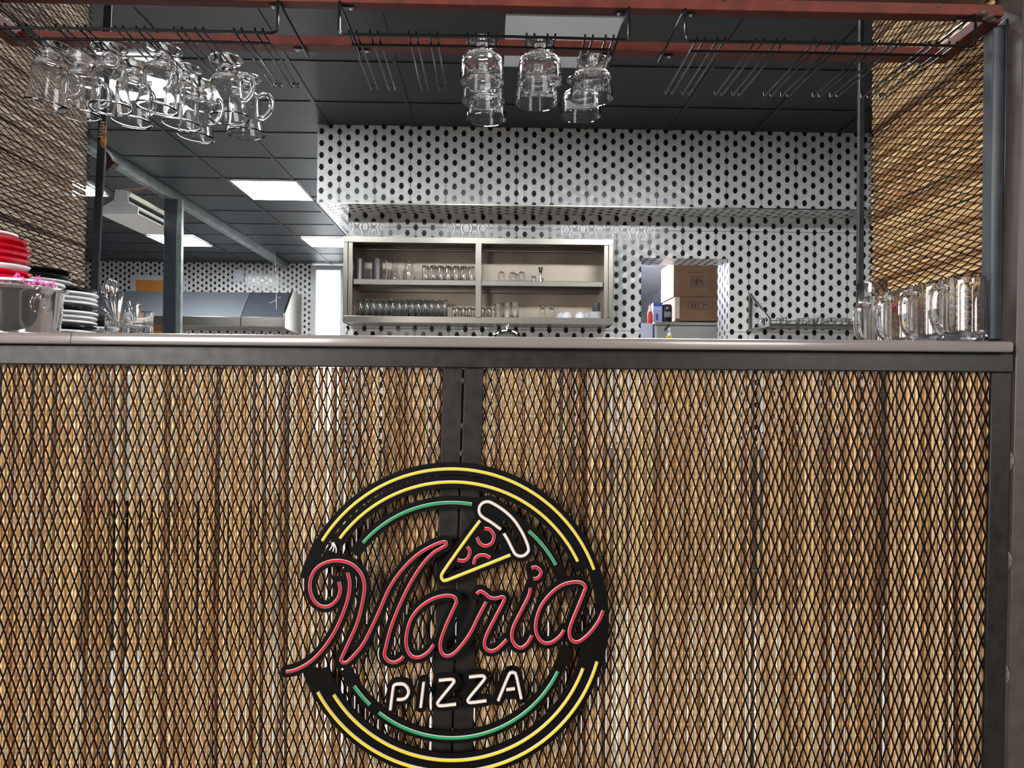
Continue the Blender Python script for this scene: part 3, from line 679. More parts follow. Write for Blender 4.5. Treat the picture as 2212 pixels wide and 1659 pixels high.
def bowl_prof(r, h):
    return [(0, 0), (r*0.55, 0), (r*0.62, 0.004), (r*0.86, h*0.35), (r*0.965, h*0.75), (r, h-0.003), (r*1.005, h), (r*0.97, h+0.001), (r*0.92, h*0.74), (r*0.8, h*0.38), (r*0.5, 0.007), (0, 0.006)]
# plate lying over the bucket, red bowls on it
tz = ZS+0.1075
lathe_thing('plate', 'white plate lying over the top of the steel ice bucket', 'plate', plate_prof(0.094, 0.010), (-1.088, 0.085, tz), CER)
seq = [(CERR, 'red'), (CERR, 'red'), (CER, 'white'), (CERR, 'red'), (CERR, 'red'), (CERR, 'red'), (CERR, 'red')]
names = ['glossy red bowl at the bottom of the red stack over the bucket', 'glossy red bowl second from the bottom, under the white bowl', 'white bowl between the red bowls in the stack', 'glossy red bowl resting on the white bowl of the stack',
         'glossy red bowl third from the top of the red stack', 'glossy red bowl second from the top of the red stack', 'glossy red bowl topmost of the red stack']
zz = tz+0.0045
for k, ((m_, cn), lb) in enumerate(zip(seq, names)):
    o = lathe_thing('bowl', lb, 'bowl', bowl_prof(0.074-0.0012*k, 0.021), (-1.139+rd.uniform(-0.002, 0.002), 0.08, zz), m_, group='stacked bowls over the bucket')
    o.rotation_euler = (rd.uniform(-0.03, 0.03), rd.uniform(-0.03, 0.05), 0); zz += 0.0138
lathe_thing('plate', 'white plate with violet sheen on top of the red bowls', 'plate', plate_prof(0.062, 0.010), (-1.158, 0.08, zz+0.012), CER)
# pink tinsel
tin = thing('tinsel_garland', 'pink star tinsel lying on the plate over the ice bucket', 'tinsel', (-1.05, 0.03, tz+0.012))
tm = MB()
path = smoothline([atY(x, y, 0.012) for x, y in ((0, 605), (10, 616), (22, 610), (38, 590), (48, 606), (60, 614), (75, 612), (83, 602), (92, 612), (103, 615), (116, 614))], 4)
path = [Vector((p.x, p.y, max(p.z, tz+0.002))) for p in path]
tm.tube(path, 0.0007, 5)
for (x, y, rr_) in ((36, 595, 0.007), (48, 605, 0.009), (82, 600, 0.010), (75, 611, 0.007), (90, 611, 0.009), (104, 614, 0.008), (115, 615, 0.010), (62, 613, 0.007), (6, 611, 0.006), (22, 612, 0.005)):
    c = atY(x, y, 0.010)
    for k in range(16):
        dv = Vector((rd.gauss(0, 1), rd.gauss(0, 0.6), rd.gauss(0, 1))).normalized()*rr_*rd.uniform(0.7, 1.1)
        tm.tube([c, c+dv], [0.0011, 0.0004], 5)
tm.build('strands', PINK, tin)
# plates stacked on the counter behind the bucket
st_ = [(CER, 'white'), (CER, 'white'), (CERB, 'black'), (CER, 'white'), (CER, 'white'), (CER, 'white'), (CERB, 'black'), (CER, 'white'), (CER, 'white'), (CER, 'white'), (CERB, 'black')]
lbs = ['white plate at the bottom of the tall stack beside the bucket', 'white plate second from the bottom of the tall stack', 'black plate lowest of the black ones in the tall stack', 'white plate just above the lowest black plate of the tall stack', 'white plate in the middle of the three between the black plates', 'white plate just under the middle black plate of the tall stack',
       'black plate halfway up the tall stack', 'white plate just above the middle black plate of the tall stack', 'white plate third from the top of the tall stack', 'white plate just under the top black plate of the tall stack', 'black plate on top of the tall stack of plates']
zz = ZS
for (m_, cn), lb in zip(st_, lbs):
    lathe_thing('plate', lb, 'plate', plate_prof(0.098, 0.0125), (-1.128+rd.uniform(-0.003, 0.003), 0.305, zz), m_, group='tall stack of plates'); zz += 0.0121
zz += 0.004
for m_, lb in ((CER, 'white bowl standing on the tall stack of plates'), (CERB, 'lower of two black bowls on the white bowl'), (CERB, 'upper of two black bowls on the white bowl')):
    lathe_thing('bowl', lb, 'bowl', bowl_prof(0.083, 0.019), (-1.180, 0.305, zz), m_, group='bowls on the tall plate stack'); zz += 0.0135
zz = ZS
for m_, lb in ((CER, 'white plate fourth from the top of the low stack by the jamb'), (CER, 'white plate third from the top of the low stack by the jamb'), (CER, 'white plate just under the black one of the low stack by the jamb'), (CERB, 'black plate on top of the low stack by the jamb')):
    lathe_thing('plate', lb, 'plate', plate_prof(0.098, 0.0125), (-1.165, 0.515, zz), m_, group='low stack of plates'); zz += 0.0185
# cutlery tumblers
def tumbler_prof(r0_, r1, h, t=0.003, b=0.012):
    return [(0, 0), (r0_*0.9, 0), (r0_, 0.003), (r1, h-0.001), (r1-t*0.5, h), (r1-t, h-0.001), (r0_-t, b+0.002), (r0_*0.8, b), (0, b)]
def cutlery(name, label, base, tip, w_, kind):
    base, tip = Vector(base), Vector(tip); t = MB(); ax = tip-base; L_ = ax.length
    P = [base+ax*(k/8) for k in range(9)]
    t.tube(P, [0.0022, 0.0022, 0.0024, 0.003, 0.0036, 0.0042, 0.0046, 0.0046, 0.003], 8)
    if kind == 'spoon':
        u = ax.normalized(); c = tip+u*0.018
        t.lathe([(0, -0.022), (w_*0.6, -0.016), (w_, 0), (w_*0.75, 0.013), (0, 0.02)], c, 14, ax=u, closed=False)
        # flatten into a spoon bowl
        n_ = len(t.v)
        s_ = u.cross(Vector((1, 0.2, 0))).normalized()
        for i in range(n_-0):
            dlt = t.v[i]-c
            if abs((t.v[i]-tip).dot(u)) < 0.05 and (t.v[i]-tip).dot(u) > -0.004: t.v[i] = t.v[i]-s_*(dlt.dot(s_)*0.75)
    o = t.build(name, STPOL, ang=60); return tag(o, label, 'cutlery', 'cutlery in the glass tumblers')
tA = atY(251, 700, 0.36); tB = atY(299.5, 700, 0.36)
def glass_tumbler(loc, r_, h, lab):
    t = thing('glass_tumbler', lab, 'tumbler', loc)
    MB().lathe(tumbler_prof(r_*0.94, r_, h*0.55, 0.004), loc, 32, closed=False).build('lower_glass', GLASS, t, ang=50)
    MB().lathe(tumbler_prof(r_*0.95, r_*1.01, h*0.45, 0.004), Vector(loc)+Vector((0, 0, h*0.553)), 32, closed=False).build('upper_glass', GLASS, t, ang=50)
glass_tumbler((tA.x, 0.36, ZS), 0.028, 0.083, 'stacked glass tumbler crowded with cutlery beside the low plates')
glass_tumbler((tB.x, 0.36, ZS), 0.036, 0.085, 'stacked wider glass tumbler with a few handles in it')
for (bx, by, tx_, ty_, kd, w_, lb) in ((245, 680, 228, 640, 'spoon', 0.010, 'dark spoon leaning left out of the narrow tumbler'), (250, 680, 238, 630, 'spoon', 0.012, 'big spoon rising highest out of the narrow tumbler'), (253, 680, 247, 634, 'spoon', 0.011, 'spoon standing upright in the narrow tumbler'),
                                       (258, 680, 266, 630, 'fork', 0, 'fork at the right of the narrow tumbler'), (256, 680, 260, 634, 'fork', 0, 'dark knife handle in the narrow tumbler'), (240, 685, 220, 664, 'fork', 0, 'short handle sticking out low at the left of the tumblers'),
                                       (270, 690, 278, 650, 'fork', 0, 'small bright handle between the two tumblers'), (280, 690, 281, 660, 'fork', 0, 'short thin handle in the wide tumbler'), (285, 695, 300, 646, 'fork', 0, 'grey flat handle leaning right in the wide tumbler'), (290, 695, 301, 658, 'fork', 0, 'short grey handle leaning right in the wide tumbler')):
    src = tA if bx < 268 else tB
    b_ = atY(bx, by, 0.36); t_ = atY(tx_, ty_, 0.37)
    cutlery('spoon' if kd == 'spoon' else 'table_knife', lb, (b_.x*0.5+src.x*0.5, 0.36, ZS+0.052), t_, w_, kd)
# service bell
bp_ = atY(1095, 729, 0.35)
bell = thing('service_bell', 'chrome domed service bell at the middle of the counter', 'bell', (bp_.x, 0.35, ZS))
MB().lathe([(0, 0), (0.042, 0), (0.043, 0.003), (0.043, 0.010), (0.039, 0.014), (0, 0.014)], (bp_.x, 0.35, ZS), 40, closed=False).build('base', CERB, bell)
MB().lathe([(0.0405, 0.016), (0.0415, 0.018), (0.0405, 0.026), (0.036, 0.036), (0.028, 0.043), (0.017, 0.0475), (0.006, 0.049), (0, 0.049)], (bp_.x, 0.35, ZS), 40, closed=False).build('dome', STPOL, bell, ang=70)
MB().lathe([(0.003, 0.048), (0.003, 0.053), (0.006, 0.054), (0.0065, 0.057), (0.004, 0.060), (0, 0.0605)], (bp_.x, 0.35, ZS), 16, closed=False).build('button', STPOL, bell)

# ------------------------------------------------------------------ beer mugs, right end of the counter
def beer_mug(loc, hdir, lab):
    loc = Vector(loc); t = thing('beer_mug', lab, 'beer mug', tuple(loc), 'beer mugs at the right counter end')
    pr = [(0, 0.0015), (0.040, 0.0), (0.050, 0.0015), (0.053, 0.006), (0.052, 0.014), (0.0485, 0.022), (0.0478, 0.030), (0.0478, 0.128), (0.0485, 0.134), (0.0495, 0.150), (0.0488, 0.1515), (0.0465, 0.150), (0.0445, 0.130), (0.0430, 0.030), (0.039, 0.0235), (0.02, 0.0215), (0, 0.021)]
    def md(i, an): return 1+0.018*math.cos(22*an) if 6 <= i <= 7 else 1
    MB().lathe(pr, loc, 88, closed=False, mod=md).build('body', GLASS, t, ang=30)
    h = Vector((hdir[0], hdir[1], 0)).normalized()
    P = smoothline([loc+h*a+Vector((0, 0, b)) for a, b in ((0.0465, 0.124), (0.060, 0.128), (0.076, 0.126), (0.086, 0.114), (0.089, 0.090), (0.087, 0.060), (0.079, 0.040), (0.064, 0.028), (0.050, 0.0235))], 4)
    MB().tube(P, 0.0092, 8, ref=tuple(h.cross(Vector((0, 0, 1))))).build('handle', GLASS, t, ang=30)
    return t
bms = [(2078, 0.065, 'ribbed glass beer mug nearest the front, largest of the row at the right'), (2010, 0.178, 'ribbed glass beer mug second from the front of the row'), (1953, 0.292, 'ribbed glass beer mug third from the front of the row'), (1906, 0.405, 'ribbed glass beer mug with a red emblem, last but one of the row')]
mugloc = []
for px, Y, lb in bms:
    x = min(atY(px, 700, Y).x, XR-0.062); mugloc.append((x, Y, ZS)); beer_mug((x, Y, ZS), (-0.95, -0.30), lb)
# emblem printed on the fourth mug
ml = Vector(mugloc[3]); em = MB(); txt = []
EMR = mat('red_emblem', (0.55, 0.02, 0.06), 0.4); EMW = mat('white_emblem_ink', (0.85, 0.8, 0.8), 0.4)
def on_mug(a, z, r=0.0492): return ml+Vector((r*math.cos(a), r*math.sin(a), z))
a0 = math.radians(-78)
N_ = 20; outl = []
for k in range(N_):
    an = 2*math.pi*k/N_; w_ = 0.0165 if math.sin(an) > -0.2 else 0.0150
    outl.append((w_*math.cos(an)/0.0492, 0.118+0.017*math.sin(an)-(0.004 if math.sin(an) < -0.9 else 0)))
ring_o = [on_mug(a0+a, z) for a, z in outl]; mid_ = on_mug(a0, 0.118)
em.add(ring_o+[mid_], [(k, (k+1) % N_, N_) for k in range(N_)])
em.add([p+Vector((0, 0.0003, 0)) for p in ring_o+[mid_]], [((k+1) % N_, k, N_) for k in range(N_)])
def text_mesh(s_, size, ext=0.0002):
    cu = bpy.data.curves.new('lettering', 'FONT'); cu.body = s_; cu.size = size; cu.extrude = ext; cu.align_x = 'CENTER'; cu.align_y = 'CENTER'
    o = bpy.data.objects.new('lettering', cu); C.objects.link(o)
    dg = bpy.context.evaluated_depsgraph_get(); me = bpy.data.meshes.new_from_object(o.evaluated_get(dg))
    v = [x.co.copy() for x in me.vertices]; f = [tuple(p.vertices) for p in me.polygons]
    bpy.data.objects.remove(o); bpy.data.curves.remove(cu); bpy.data.meshes.remove(me)
    return v, f
bmroot = [o for o in C.objects if o.name.startswith('beer_mug') and o.type == 'EMPTY'][3]
emo = em.build('emblem', EMR, bmroot, fix=False); emo['label'] = 'red printed emblem'
lt = MB()
for s_, sz, zc in (('OG', 0.017, 0.123), ('T', 0.013, 0.1095)):
    v, f = text_mesh(s_, sz)
    lt.add([on_mug(a0+p.x/0.0495, zc+p.y, 0.0495+p.z) for p in v], f)
lt.build('emblem_letters', EMW, emo, smooth=False)
tg = atY(1885, 700, 0.53)
tgl = MB().lathe(tumbler_prof(0.036, 0.043, 0.205, 0.0025, 0.02), (0, 0, 0), 40, closed=False).build('tall_beer_glass', GLASS, ang=50)
tgl.location = (min(tg.x, XR-0.06), 0.525, ZS); tag(tgl, 'tall plain glass with a thin rim behind the row of beer mugs', 'glass')

# ------------------------------------------------------------------ kitchen: ceiling lights
def ceiling_light(label, x0, x1, y0, y1, lit=True):
    t = thing('ceiling_light', label, 'ceiling light', ((x0+x1)/2, (y0+y1)/2, ZC-0.02), 'square ceiling light panels')
    f = MB(); e = 0.012; z0, z1 = ZC-0.016, ZC-0.0062
    for b in ((x0, x1, y0, y0+e), (x0, x1, y1-e, y1), (x0, x0+e, y0+e, y1-e), (x1-e, x1, y0+e, y1-e)): f.box(*b, z0, z1)
    f.build('panel_frame', WHITE, t, smooth=False)
    MB().box(x0+e, x1-e, y0+e, y1-e, z0+0.003, z1).build('diffuser', DIFF if lit else DIFFOFF, t, smooth=False)
ceiling_light('unlit grey square light panel above the hanging goblets', 0.05, 0.64, 2.11, 2.71, False)
ceiling_light('lit square light panel behind the hanging handled mugs', -2.39, -1.79, 2.67, 3.27)
ceiling_light('lit square light panel beside the tiled bulkhead', -2.37, -1.775, 5.21, 5.90)
ceiling_light('lit square light panel low behind the steel cabinet edge', -2.37, -1.78, 7.73, 8.33)
ceiling_light('lit square light panel behind the dark partition post', -4.24, -3.66, 7.74, 8.40)
ceiling_light('lit square light panel partly hidden behind the left jamb', -4.36, -3.74, 5.25, 5.85)
ceiling_light('added square fill light panel over the counter, above the picture', -0.56, 0.02, 0.88, 1.46)  # this and the next three: unseen panels added to brighten the kitchen
ceiling_light('added square fill light panel between the two over the counter, above the picture', 0.665, 1.255, 0.88, 1.46)
ceiling_light('added square fill light panel over the left counter end, above the picture', -1.78, -1.2, 0.88, 1.46)
ceiling_light('added square fill light panel over the right, above the picture', 1.28, 1.86, 0.88, 1.46)

# partition: galvanised header and post
ph = thing('partition_frame', 'galvanised ceiling channel with dark post in the left kitchen', 'partition', (-3.04, 5.5, 0))
hd_ = MB(); hd_.box(-3.10, -3.04, 1.6, 9.7, ZC-0.075, ZC-0.0065); hd_.box(-3.115, -3.10, 1.6, 9.7, ZC-0.085, ZC-0.0065); hd_.box(-3.04, -3.034, 1.6, 9.7, ZC-0.085, ZC-0.0065)
hd_.build('channel', GALV, ph, bevel=0.002)
yp0, yp1 = 5.62, 5.75
a_, b_ = atY(353, 560, yp0), atY(381, 560, yp0)
MB().box(a_.x, b_.x, yp0, yp0+0.06, 0, ZC-0.086).build('post', STEEL_U, ph, bevel=0.003)
c_ = atY(391.5, 560, yp0)
MB().box(b_.x+0.001, c_.x, yp0+0.002, yp0+0.05, 0, ZC-0.086).build('stud', GALV, ph, bevel=0.002)

# hanging lamp fixture
yl0, yl1 = 5.10, 5.95
lp = thing('heat_lamp', 'white hanging lamp housing with sloped reflector on two cords', 'hanging lamp', (-3.25, 5.5, 2.75))
P0 = [atY(x, y, yl0) for x, y in ((212, 462), (298, 462), (299, 447), (278, 437), (275, 412), (249, 409), (246, 432), (212, 452))]
lpm = MB().prism(P0, (0, 0.012, 0)); ep = lpm.build('end_plate', WHITE, lp, bevel=0.002)
q0, q1 = P0[0], P0[1]; dz = Vector((0, yl1-yl0, 0))
lo = [q0+Vector((0, 0.012, 0.001)), q1+Vector((0, 0.012, 0.001)), q1+dz+Vector((0, 0, 0.001)), q0+dz+Vector((0, 0, 0.001))]
MB().hexa(lo+[p+Vector((0, 0, 0.006)) for p in lo]).build('reflector', WHITE, lp, bevel=0.001)
up = [P0[2]+Vector((0, 0.012, -0.006)), P0[2]+Vector((0, 0.012, 0)), P0[3]+Vector((0, 0.012, 0)), P0[3]+Vector((0, 0.012, -0.008))]
MB().prism(up, (0, yl1-yl0-0.012, 0)).build('hood', WHITE, lp, bevel=0.001)
ct_ = (P0[3]+P0[4])/2+Vector((-0.004, 0.012, 0.03)); MB().tube([ct_, ct_+Vector((0, yl1-yl0-0.05, 0))], 0.021, 16).build('lamp_tube', mat('cream_tube', (0.80, 0.76, 0.62), 0.35), lp)
ct2 = P0[3]+Vector((-0.012, 0.012, 0.0)); MB().tube([ct2, ct2+Vector((0, yl1-yl0-0.1, 0))], 0.014, 16).build('lamp_tube', WHITE, lp)
sl_ = MB()
for (x0, y0, x1, y1) in ((245, 436, 264, 436.5), (236, 445, 282, 446.5), (244, 452, 268, 453)):
    a, b = atY(x0, y0, yl0-0.002), atY(x1, y1, yl0-0.002); sl_.hexa([a, b, b+Vector((0, .003, 0)), a+Vector((0, .003, 0)), a+Vector((0, 0, .006)), b+Vector((0, 0, .006)), b+Vector((0, .003, .006)), a+Vector((0, .003, .006))])
sl_.build('vent_slot', GREYP, ep, smooth=False)
def cord(a, b, m_): MB().tube([a, b], 0.004, 6).build('cord', m_, lp)
REDC = mat('red_cord', (0.5, 0.12, 0.10), 0.6); GRC = mat('grey_cord', (0.35, 0.33, 0.33), 0.6)
hk = Vector((-3.06, 5.22, ZC-0.08)); hk2 = Vector((-3.06, 5.86, ZC-0.08))
cord(P0[5]+Vector((0, 0.03, 0)), hk, GRC); cord(P0[4]+Vector((0, 0.03, 0)), hk+Vector((0.004, 0.01, 0)), REDC)
top2 = ct_+Vector((0, yl1-yl0-0.06, 0.02)); cord(top2+Vector((-0.05, 0, 0)), hk2, GRC); cord(top2+Vector((0.03, 0, 0)), hk2+Vector((0.004, 0.01, 0)), GRC)
# pull cord near the far wall
pcd = MB(); a = atY(593, 560, 8.7); b = atY(597, 668, 8.7); a.z = ZC-0.01
pcd.tube([a, a*0.5+b*0.5+Vector((0.01, 0, 0)), b], 0.005, 6)
for k in range(3): pcd.tube([b+Vector((0, 0, 0.12+0.02*k)), b+Vector((-0.10+0.08*k, 0, 0.08+0.04*k))], 0.005, 6)
tag(pcd.build('pull_cord', GRC), 'thin knotted grey cord hanging in front of the extractor hoods', 'cord')

# extractor hoods on the far wall
def hood(label, xa, xb, front_m, end=False):
    Yb, Yf = 9.755, 8.9
    ztop = atY(400, 630, 9.3).z; zb1 = atY(400, 683, Yf).z; zb0 = atY(400, 704, Yf).z
    t = thing('extractor_hood', label, 'extractor hood', ((xa+xb)/2, 9.5, zb0))
    MB().prism([(xa, Yf, zb1), (xa, 9.3, ztop), (xa, Yb, ztop), (xa, Yb, zb1)], (xb-xa, 0, 0)).build('canopy', front_m, t, smooth=False)
    MB().box(xa, xb, Yf-0.01, Yb, zb0, zb1).build('rim', STST, t, bevel=0.004)
    if end:
        MB().prism([(xb+0.001, Yf-0.05, zb0-0.02), (xb+0.001, Yf-0.05, zb1+0.05), (xb+0.001, 9.25, ztop+0.02), (xb+0.001, Yb, ztop+0.02), (xb+0.001, Yb, zb0-0.06)], (0.03, 0, 0)).build('end_panel', STST, t, bevel=0.004)
    return t
HOODD = mat('dark_hood_steel', (0.16, 0.18, 0.22), 0.3, metal=0.6); HOODL = mat('grey_hood_steel', (0.38, 0.42, 0.46), 0.34, metal=0.7)
xh0, xh1, xh2 = atY(215, 660, 8.9).x, atY(519, 700, 8.9).x, atY(613, 700, 8.9).x
hood('long grey steel extractor hood on the far tiled wall', xh0-0.5, xh1, HOODL); hood('short dark extractor hood with a pale flared end panel', xh1+0.01, xh2, HOODD, True)
p_ = atY(516, 595, 9.75)
tag(MB().box(p_.x-0.08, p_.x+0.08, 9.735, 9.759, p_.z-0.09, p_.z+0.09).build('junction_box', FRAMEW, bevel=0.004), 'small pale square junction box on the far tiled wall', 'junction box')

# ------------------------------------------------------------------ steel wall cabinet
YC = 3.75
cx0, cx1, cz0, cz1 = -1.063, 0.853, 1.568, 2.178
cab = thing('wall_cabinet', 'open stainless steel wall cabinet with a middle shelf full of glasses', 'cabinet', ((cx0+cx1)/2, 3.9, cz0))
zm = atY(900, 603, YC).z; zm0 = atY(900, 614.5, YC).z; zb = atY(900, 683, YC).z
b = MB(); b.box(cx0, cx1, YC+0.012, 4.068, cz1-0.02, cz1); b.box(cx0, cx1, YC+0.012, 4.068, cz0, cz0+0.016)
b.box(cx0, cx0+0.02, YC+0.012, 4.068, cz0, cz1); b.box(cx1-0.02, cx1, YC+0.012, 4.068, cz0, cz1); b.build('carcass', STST, cab, bevel=0.002)
MB().box(cx0+0.02, cx1-0.02, 4.056, 4.066, cz0+0.016, cz1-0.02).build('back_panel', CABIN, cab, smooth=False)
MB().box(cx0, cx1, YC, YC+0.012, cz1-0.043, cz1).build('top_rail', STST, cab, bevel=0.002)
MB().box(cx0, cx1, YC, YC+0.012, cz0, zb).build('bottom_rail', STST, cab, bevel=0.002)
for x0, x1, y0 in ((cx0, cx0+0.032, 0), (cx0+0.034, cx0+0.066, 0.006), (cx1-0.032, cx1, 0), (cx1-0.066, cx1-0.034, 0.006)):
    MB().box(x0, x1, YC+y0-0.001, YC+y0+0.014, zb, cz1-0.043).build('stile', STST, cab, bevel=0.002)
d0, d1 = atY(1027, 600, YC).x, atY(1040, 600, YC).x
MB().box(d0, d1, YC-0.012, YC+0.012, zb-0.006, cz1-0.043).build('divider', STST, cab, bevel=0.002)
m_ = MB(); m_.box(cx0+0.07, cx1-0.07, YC+0.02, YC+0.03, zm0, zm); m_.box(cx0+0.02, cx1-0.02, YC+0.02, 4.056, zm-0.004, zm); m_.box(cx0+0.07, cx1-0.07, 4.0, 4.03, zm0-0.02, zm-0.004)
m_.build('shelf', STST, cab, bevel=0.0015)
MB().box(cx0+0.02, cx1-0.02, YC+0.012, 4.056, zb-0.006, zb-0.001).build('floor_panel', STST, cab, smooth=False)
rl = MB(); zr = atY(900, 535, 3.95).z; rl.tube([(cx0+0.03, 4.03, zr), (cx1-0.03, 4.03, zr)], 0.008, 8)
for k in range(17): rl.lathe([(0, -0.004), (0.007, -0.002), (0.006, 0.004), (0, 0.006)], (cx0+0.08+k*0.108, 4.052, zr-0.035-0.006*(k % 3)), 8, ax=(0, -1, 0), closed=False)
rl.build('rail', STST, cab)
# contents, top shelf
ZT, ZB_ = zm+0.0005, zb-0.0008
def onshelf(px, Y, z, mesh, label, cat, name, group=None):
    o = bpy.data.objects.new(name, mesh); C.objects.link(o)
    o.location = (atY(px, 600, Y).x, Y, z); o.rotation_euler = (0, 0, rd.uniform(0, 6))
    return tag(o, label, cat, group)
def mesh_of(prof, m_, n=24, mod=None, ang=45, nm='glass'):
    o = MB().lathe(prof, (0, 0, 0), n, closed=False, mod=mod).build(nm, m_, ang=ang); me = o.data; bpy.data.objects.remove(o); return me
DSTEEL = mat('dull_steel', (0.30, 0.28, 0.27), 0.35, metal=0.9)
ME_CAN = mesh_of([(0, 0), (0.036, 0), (0.037, 0.01), (0.033, 0.014), (0.038, 0.15), (0.040, 0.162), (0.037, 0.162), (0.034, 0.15), (0.03, 0.016), (0, 0.012)], DSTEEL, nm='shaker')
onshelf(776, 3.90, ZT, ME_CAN, 'dull steel shaker can at the left end of the top shelf', 'shaker', 'shaker_can')
j = thing('steel_jug', 'dull steel jug with handle second from left on the top shelf', 'jug', (atY(815, 600, 3.89).x, 3.89, ZT)); jl = Vector(j.location)
MB().lathe([(0, 0), (0.037, 0), (0.038, 0.01), (0.039, 0.15), (0.043, 0.162), (0.040, 0.163), (0.036, 0.15), (0.034, 0.014), (0, 0.01)], jl, 28, closed=False).build('body', DSTEEL, j)
MB().tube(smoothline([jl+Vector((0.036, 0, 0.15)), jl+Vector((0.055, 0, 0.155)), jl+Vector((0.066, 0, 0.13)), jl+Vector((0.064, 0, 0.03)), jl+Vector((0.05, 0, 0.012)), jl+Vector((0.037, 0, 0.02))], 4), 0.0045, 8).build('handle', DSTEEL, j)
ME_CAR = mesh_of([(0, 0), (0.034, 0), (0.038, 0.006), (0.037, 0.02), (0.028, 0.07), (0.019, 0.115), (0.0185, 0.145), (0.026, 0.165), (0.024, 0.166), (0.017, 0.145), (0.0175, 0.114), (0.026, 0.07), (0.035, 0.02), (0.033, 0.008), (0, 0.006)], GLASS, nm='carafe')
ME_PIT = mesh_of([(0, 0), (0.036, 0), (0.042, 0.006), (0.043, 0.05), (0.033, 0.10), (0.026, 0.135), (0.030, 0.152), (0.028, 0.153), (0.024, 0.135), (0.031, 0.10), (0.041, 0.05), (0.04, 0.01), (0, 0.008)], GLASS, mod=lambda i, a: 1+0.02*math.cos(9*a), n=36, nm='pitcher')
onshelf(853, 3.89, ZT, ME_CAR, 'narrow necked glass carafe on the top shelf', 'carafe', 'glass_carafe')
onshelf(884, 3.89, ZT, ME_PIT, 'wide bubbled glass carafe beside the narrow one', 'carafe', 'glass_carafe')
INV = lambda r0_, r1, h, t=0.0022: [(0, h), (r1*0.9, h), (r1, h-0.004), (r0_, 0.0005), (r0_-t*0.6, 0), (r0_-t, 0.001), (r1-t, h-0.012), (r1*0.7, h-0.010), (0, h-0.010)]
ME_TUM = mesh_of(INV(0.0255, 0.0225, 0.108), GLASS, nm='tumbler', mod=lambda i, a: 1+0.012*math.cos(10*a) if 1 <= i <= 3 else 1, n=40)
ME_TALL = mesh_of(INV(0.0215, 0.0200, 0.125), GREENGLASS, nm='tumbler'); ME_SM = mesh_of(INV(0.019, 0.016, 0.072), GLASS, nm='tumbler')
ME_BIG = mesh_of(tumbler_prof(0.026, 0.029, 0.118, 0.002, 0.008), GLASS, nm='glass')
k = 0
for row, Y, xs in ((0, 3.83, [919+16.5*i for i in range(7)]), (1, 3.90, [926+16.2*i for i in range(6)])):
    for x in xs:
        onshelf(x, Y, ZT, ME_TUM, 'faceted tumbler turned upside down in the %s row on the top shelf' % ('front' if row == 0 else 'rear'), 'tumbler', 'tumbler', 'tumblers in the %s row on the top shelf' % ('front' if row == 0 else 'rear'))
ME_BR = mesh_of([(0, 0.078), (0.012, 0.077), (0.021, 0.070), (0.0262, 0.055), (0.0265, 0.042), (0.024, 0.022), (0.020, 0.0005), (0.0185, 0.0005), (0.0222, 0.022), (0.0247, 0.042), (0.0245, 0.054), (0.0195, 0.068), (0, 0.0725)], GLASS, nm='stemless_glass')
for x, Y, lb in ((1083, 3.86, 'round stemless glass upside down, nearest the divider'), (1107, 3.87, 'round stemless glass upside down in the middle of three'), (1113, 3.93, 'round stemless glass upside down standing behind the middle one'), (1127, 3.85, 'round stemless glass upside down, right of the three')):
    onshelf(x, Y, ZT, ME_BR, lb, 'glass', 'stemless_glass', 'round glasses on the top shelf')
ME_SHOT = mesh_of(INV(0.019, 0.016, 0.046), GLASS, nm='shot_glass')
onshelf(1153, 3.84, ZT, ME_SHOT, 'shot glass upside down left of the bar measure', 'glass', 'shot_glass'); onshelf(1170, 3.92, ZT, ME_SHOT, 'shot glass upside down behind the bar measure', 'glass', 'shot_glass')
ME_JIG = mesh_of([(0, 0), (0.0165, 0), (0.0165, 0.003), (0.007, 0.046), (0.007, 0.052), (0.0185, 0.106), (0.017, 0.106), (0.004, 0.056), (0, 0.055)], STPOL, nm='jigger')
onshelf(1167.5, 3.83, ZT, ME_JIG, 'hourglass shaped steel bar measure on the top shelf', 'bar measure', 'bar_measure')
# lower shelf
for row, Y, xs in ((0, 3.81, [780+13.9*i for i in range(14)]), (1, 3.87, [776+13.6*i for i in range(14)]), (2, 3.93, [784+13.2*i for i in range(14)])):
    rn = ('front', 'middle', 'rear')[row]
    for x in xs: onshelf(x, Y, ZB_, ME_TALL, 'tall pale tumbler in the %s row on the lower shelf' % rn, 'tumbler', 'tumbler', 'tall tumblers in the %s row' % rn)
tr = MB().lathe([(0, 0), (0.13, 0), (0.138, 0.006), (0.136, 0.007), (0.128, 0.003), (0, 0.003)], (0, 0, 0), 48, closed=False).build('round_tray', DSTEEL)
tr.location = (atY(1026, 600, 3.91).x, 3.905, ZB_); tag(tr, 'round dark tray under the small glasses on the lower shelf', 'tray')
for row, Y, xs in ((0, 3.83, [987+14*i for i in range(6)]), (1, 3.89, [982+14*i for i in range(7)]), (2, 3.95, [986+13.5*i for i in range(6)])):
    rn = ('front', 'middle', 'rear')[row]
    for x in xs: onshelf(x, Y, ZB_+0.0032, ME_SM, 'small tumbler in the %s row on the round tray' % rn, 'tumbler', 'tumbler', 'small tumblers in the %s row of the tray' % rn)
for x, Y, lb in ((1078, 3.93, 'large straight glass behind the tray'), (1096, 3.86, 'large straight glass in the middle of three'), (1113, 3.83, 'large straight glass at the right of three')):
    onshelf(x, Y, ZB_, ME_BIG, lb, 'glass', 'straight_glass')
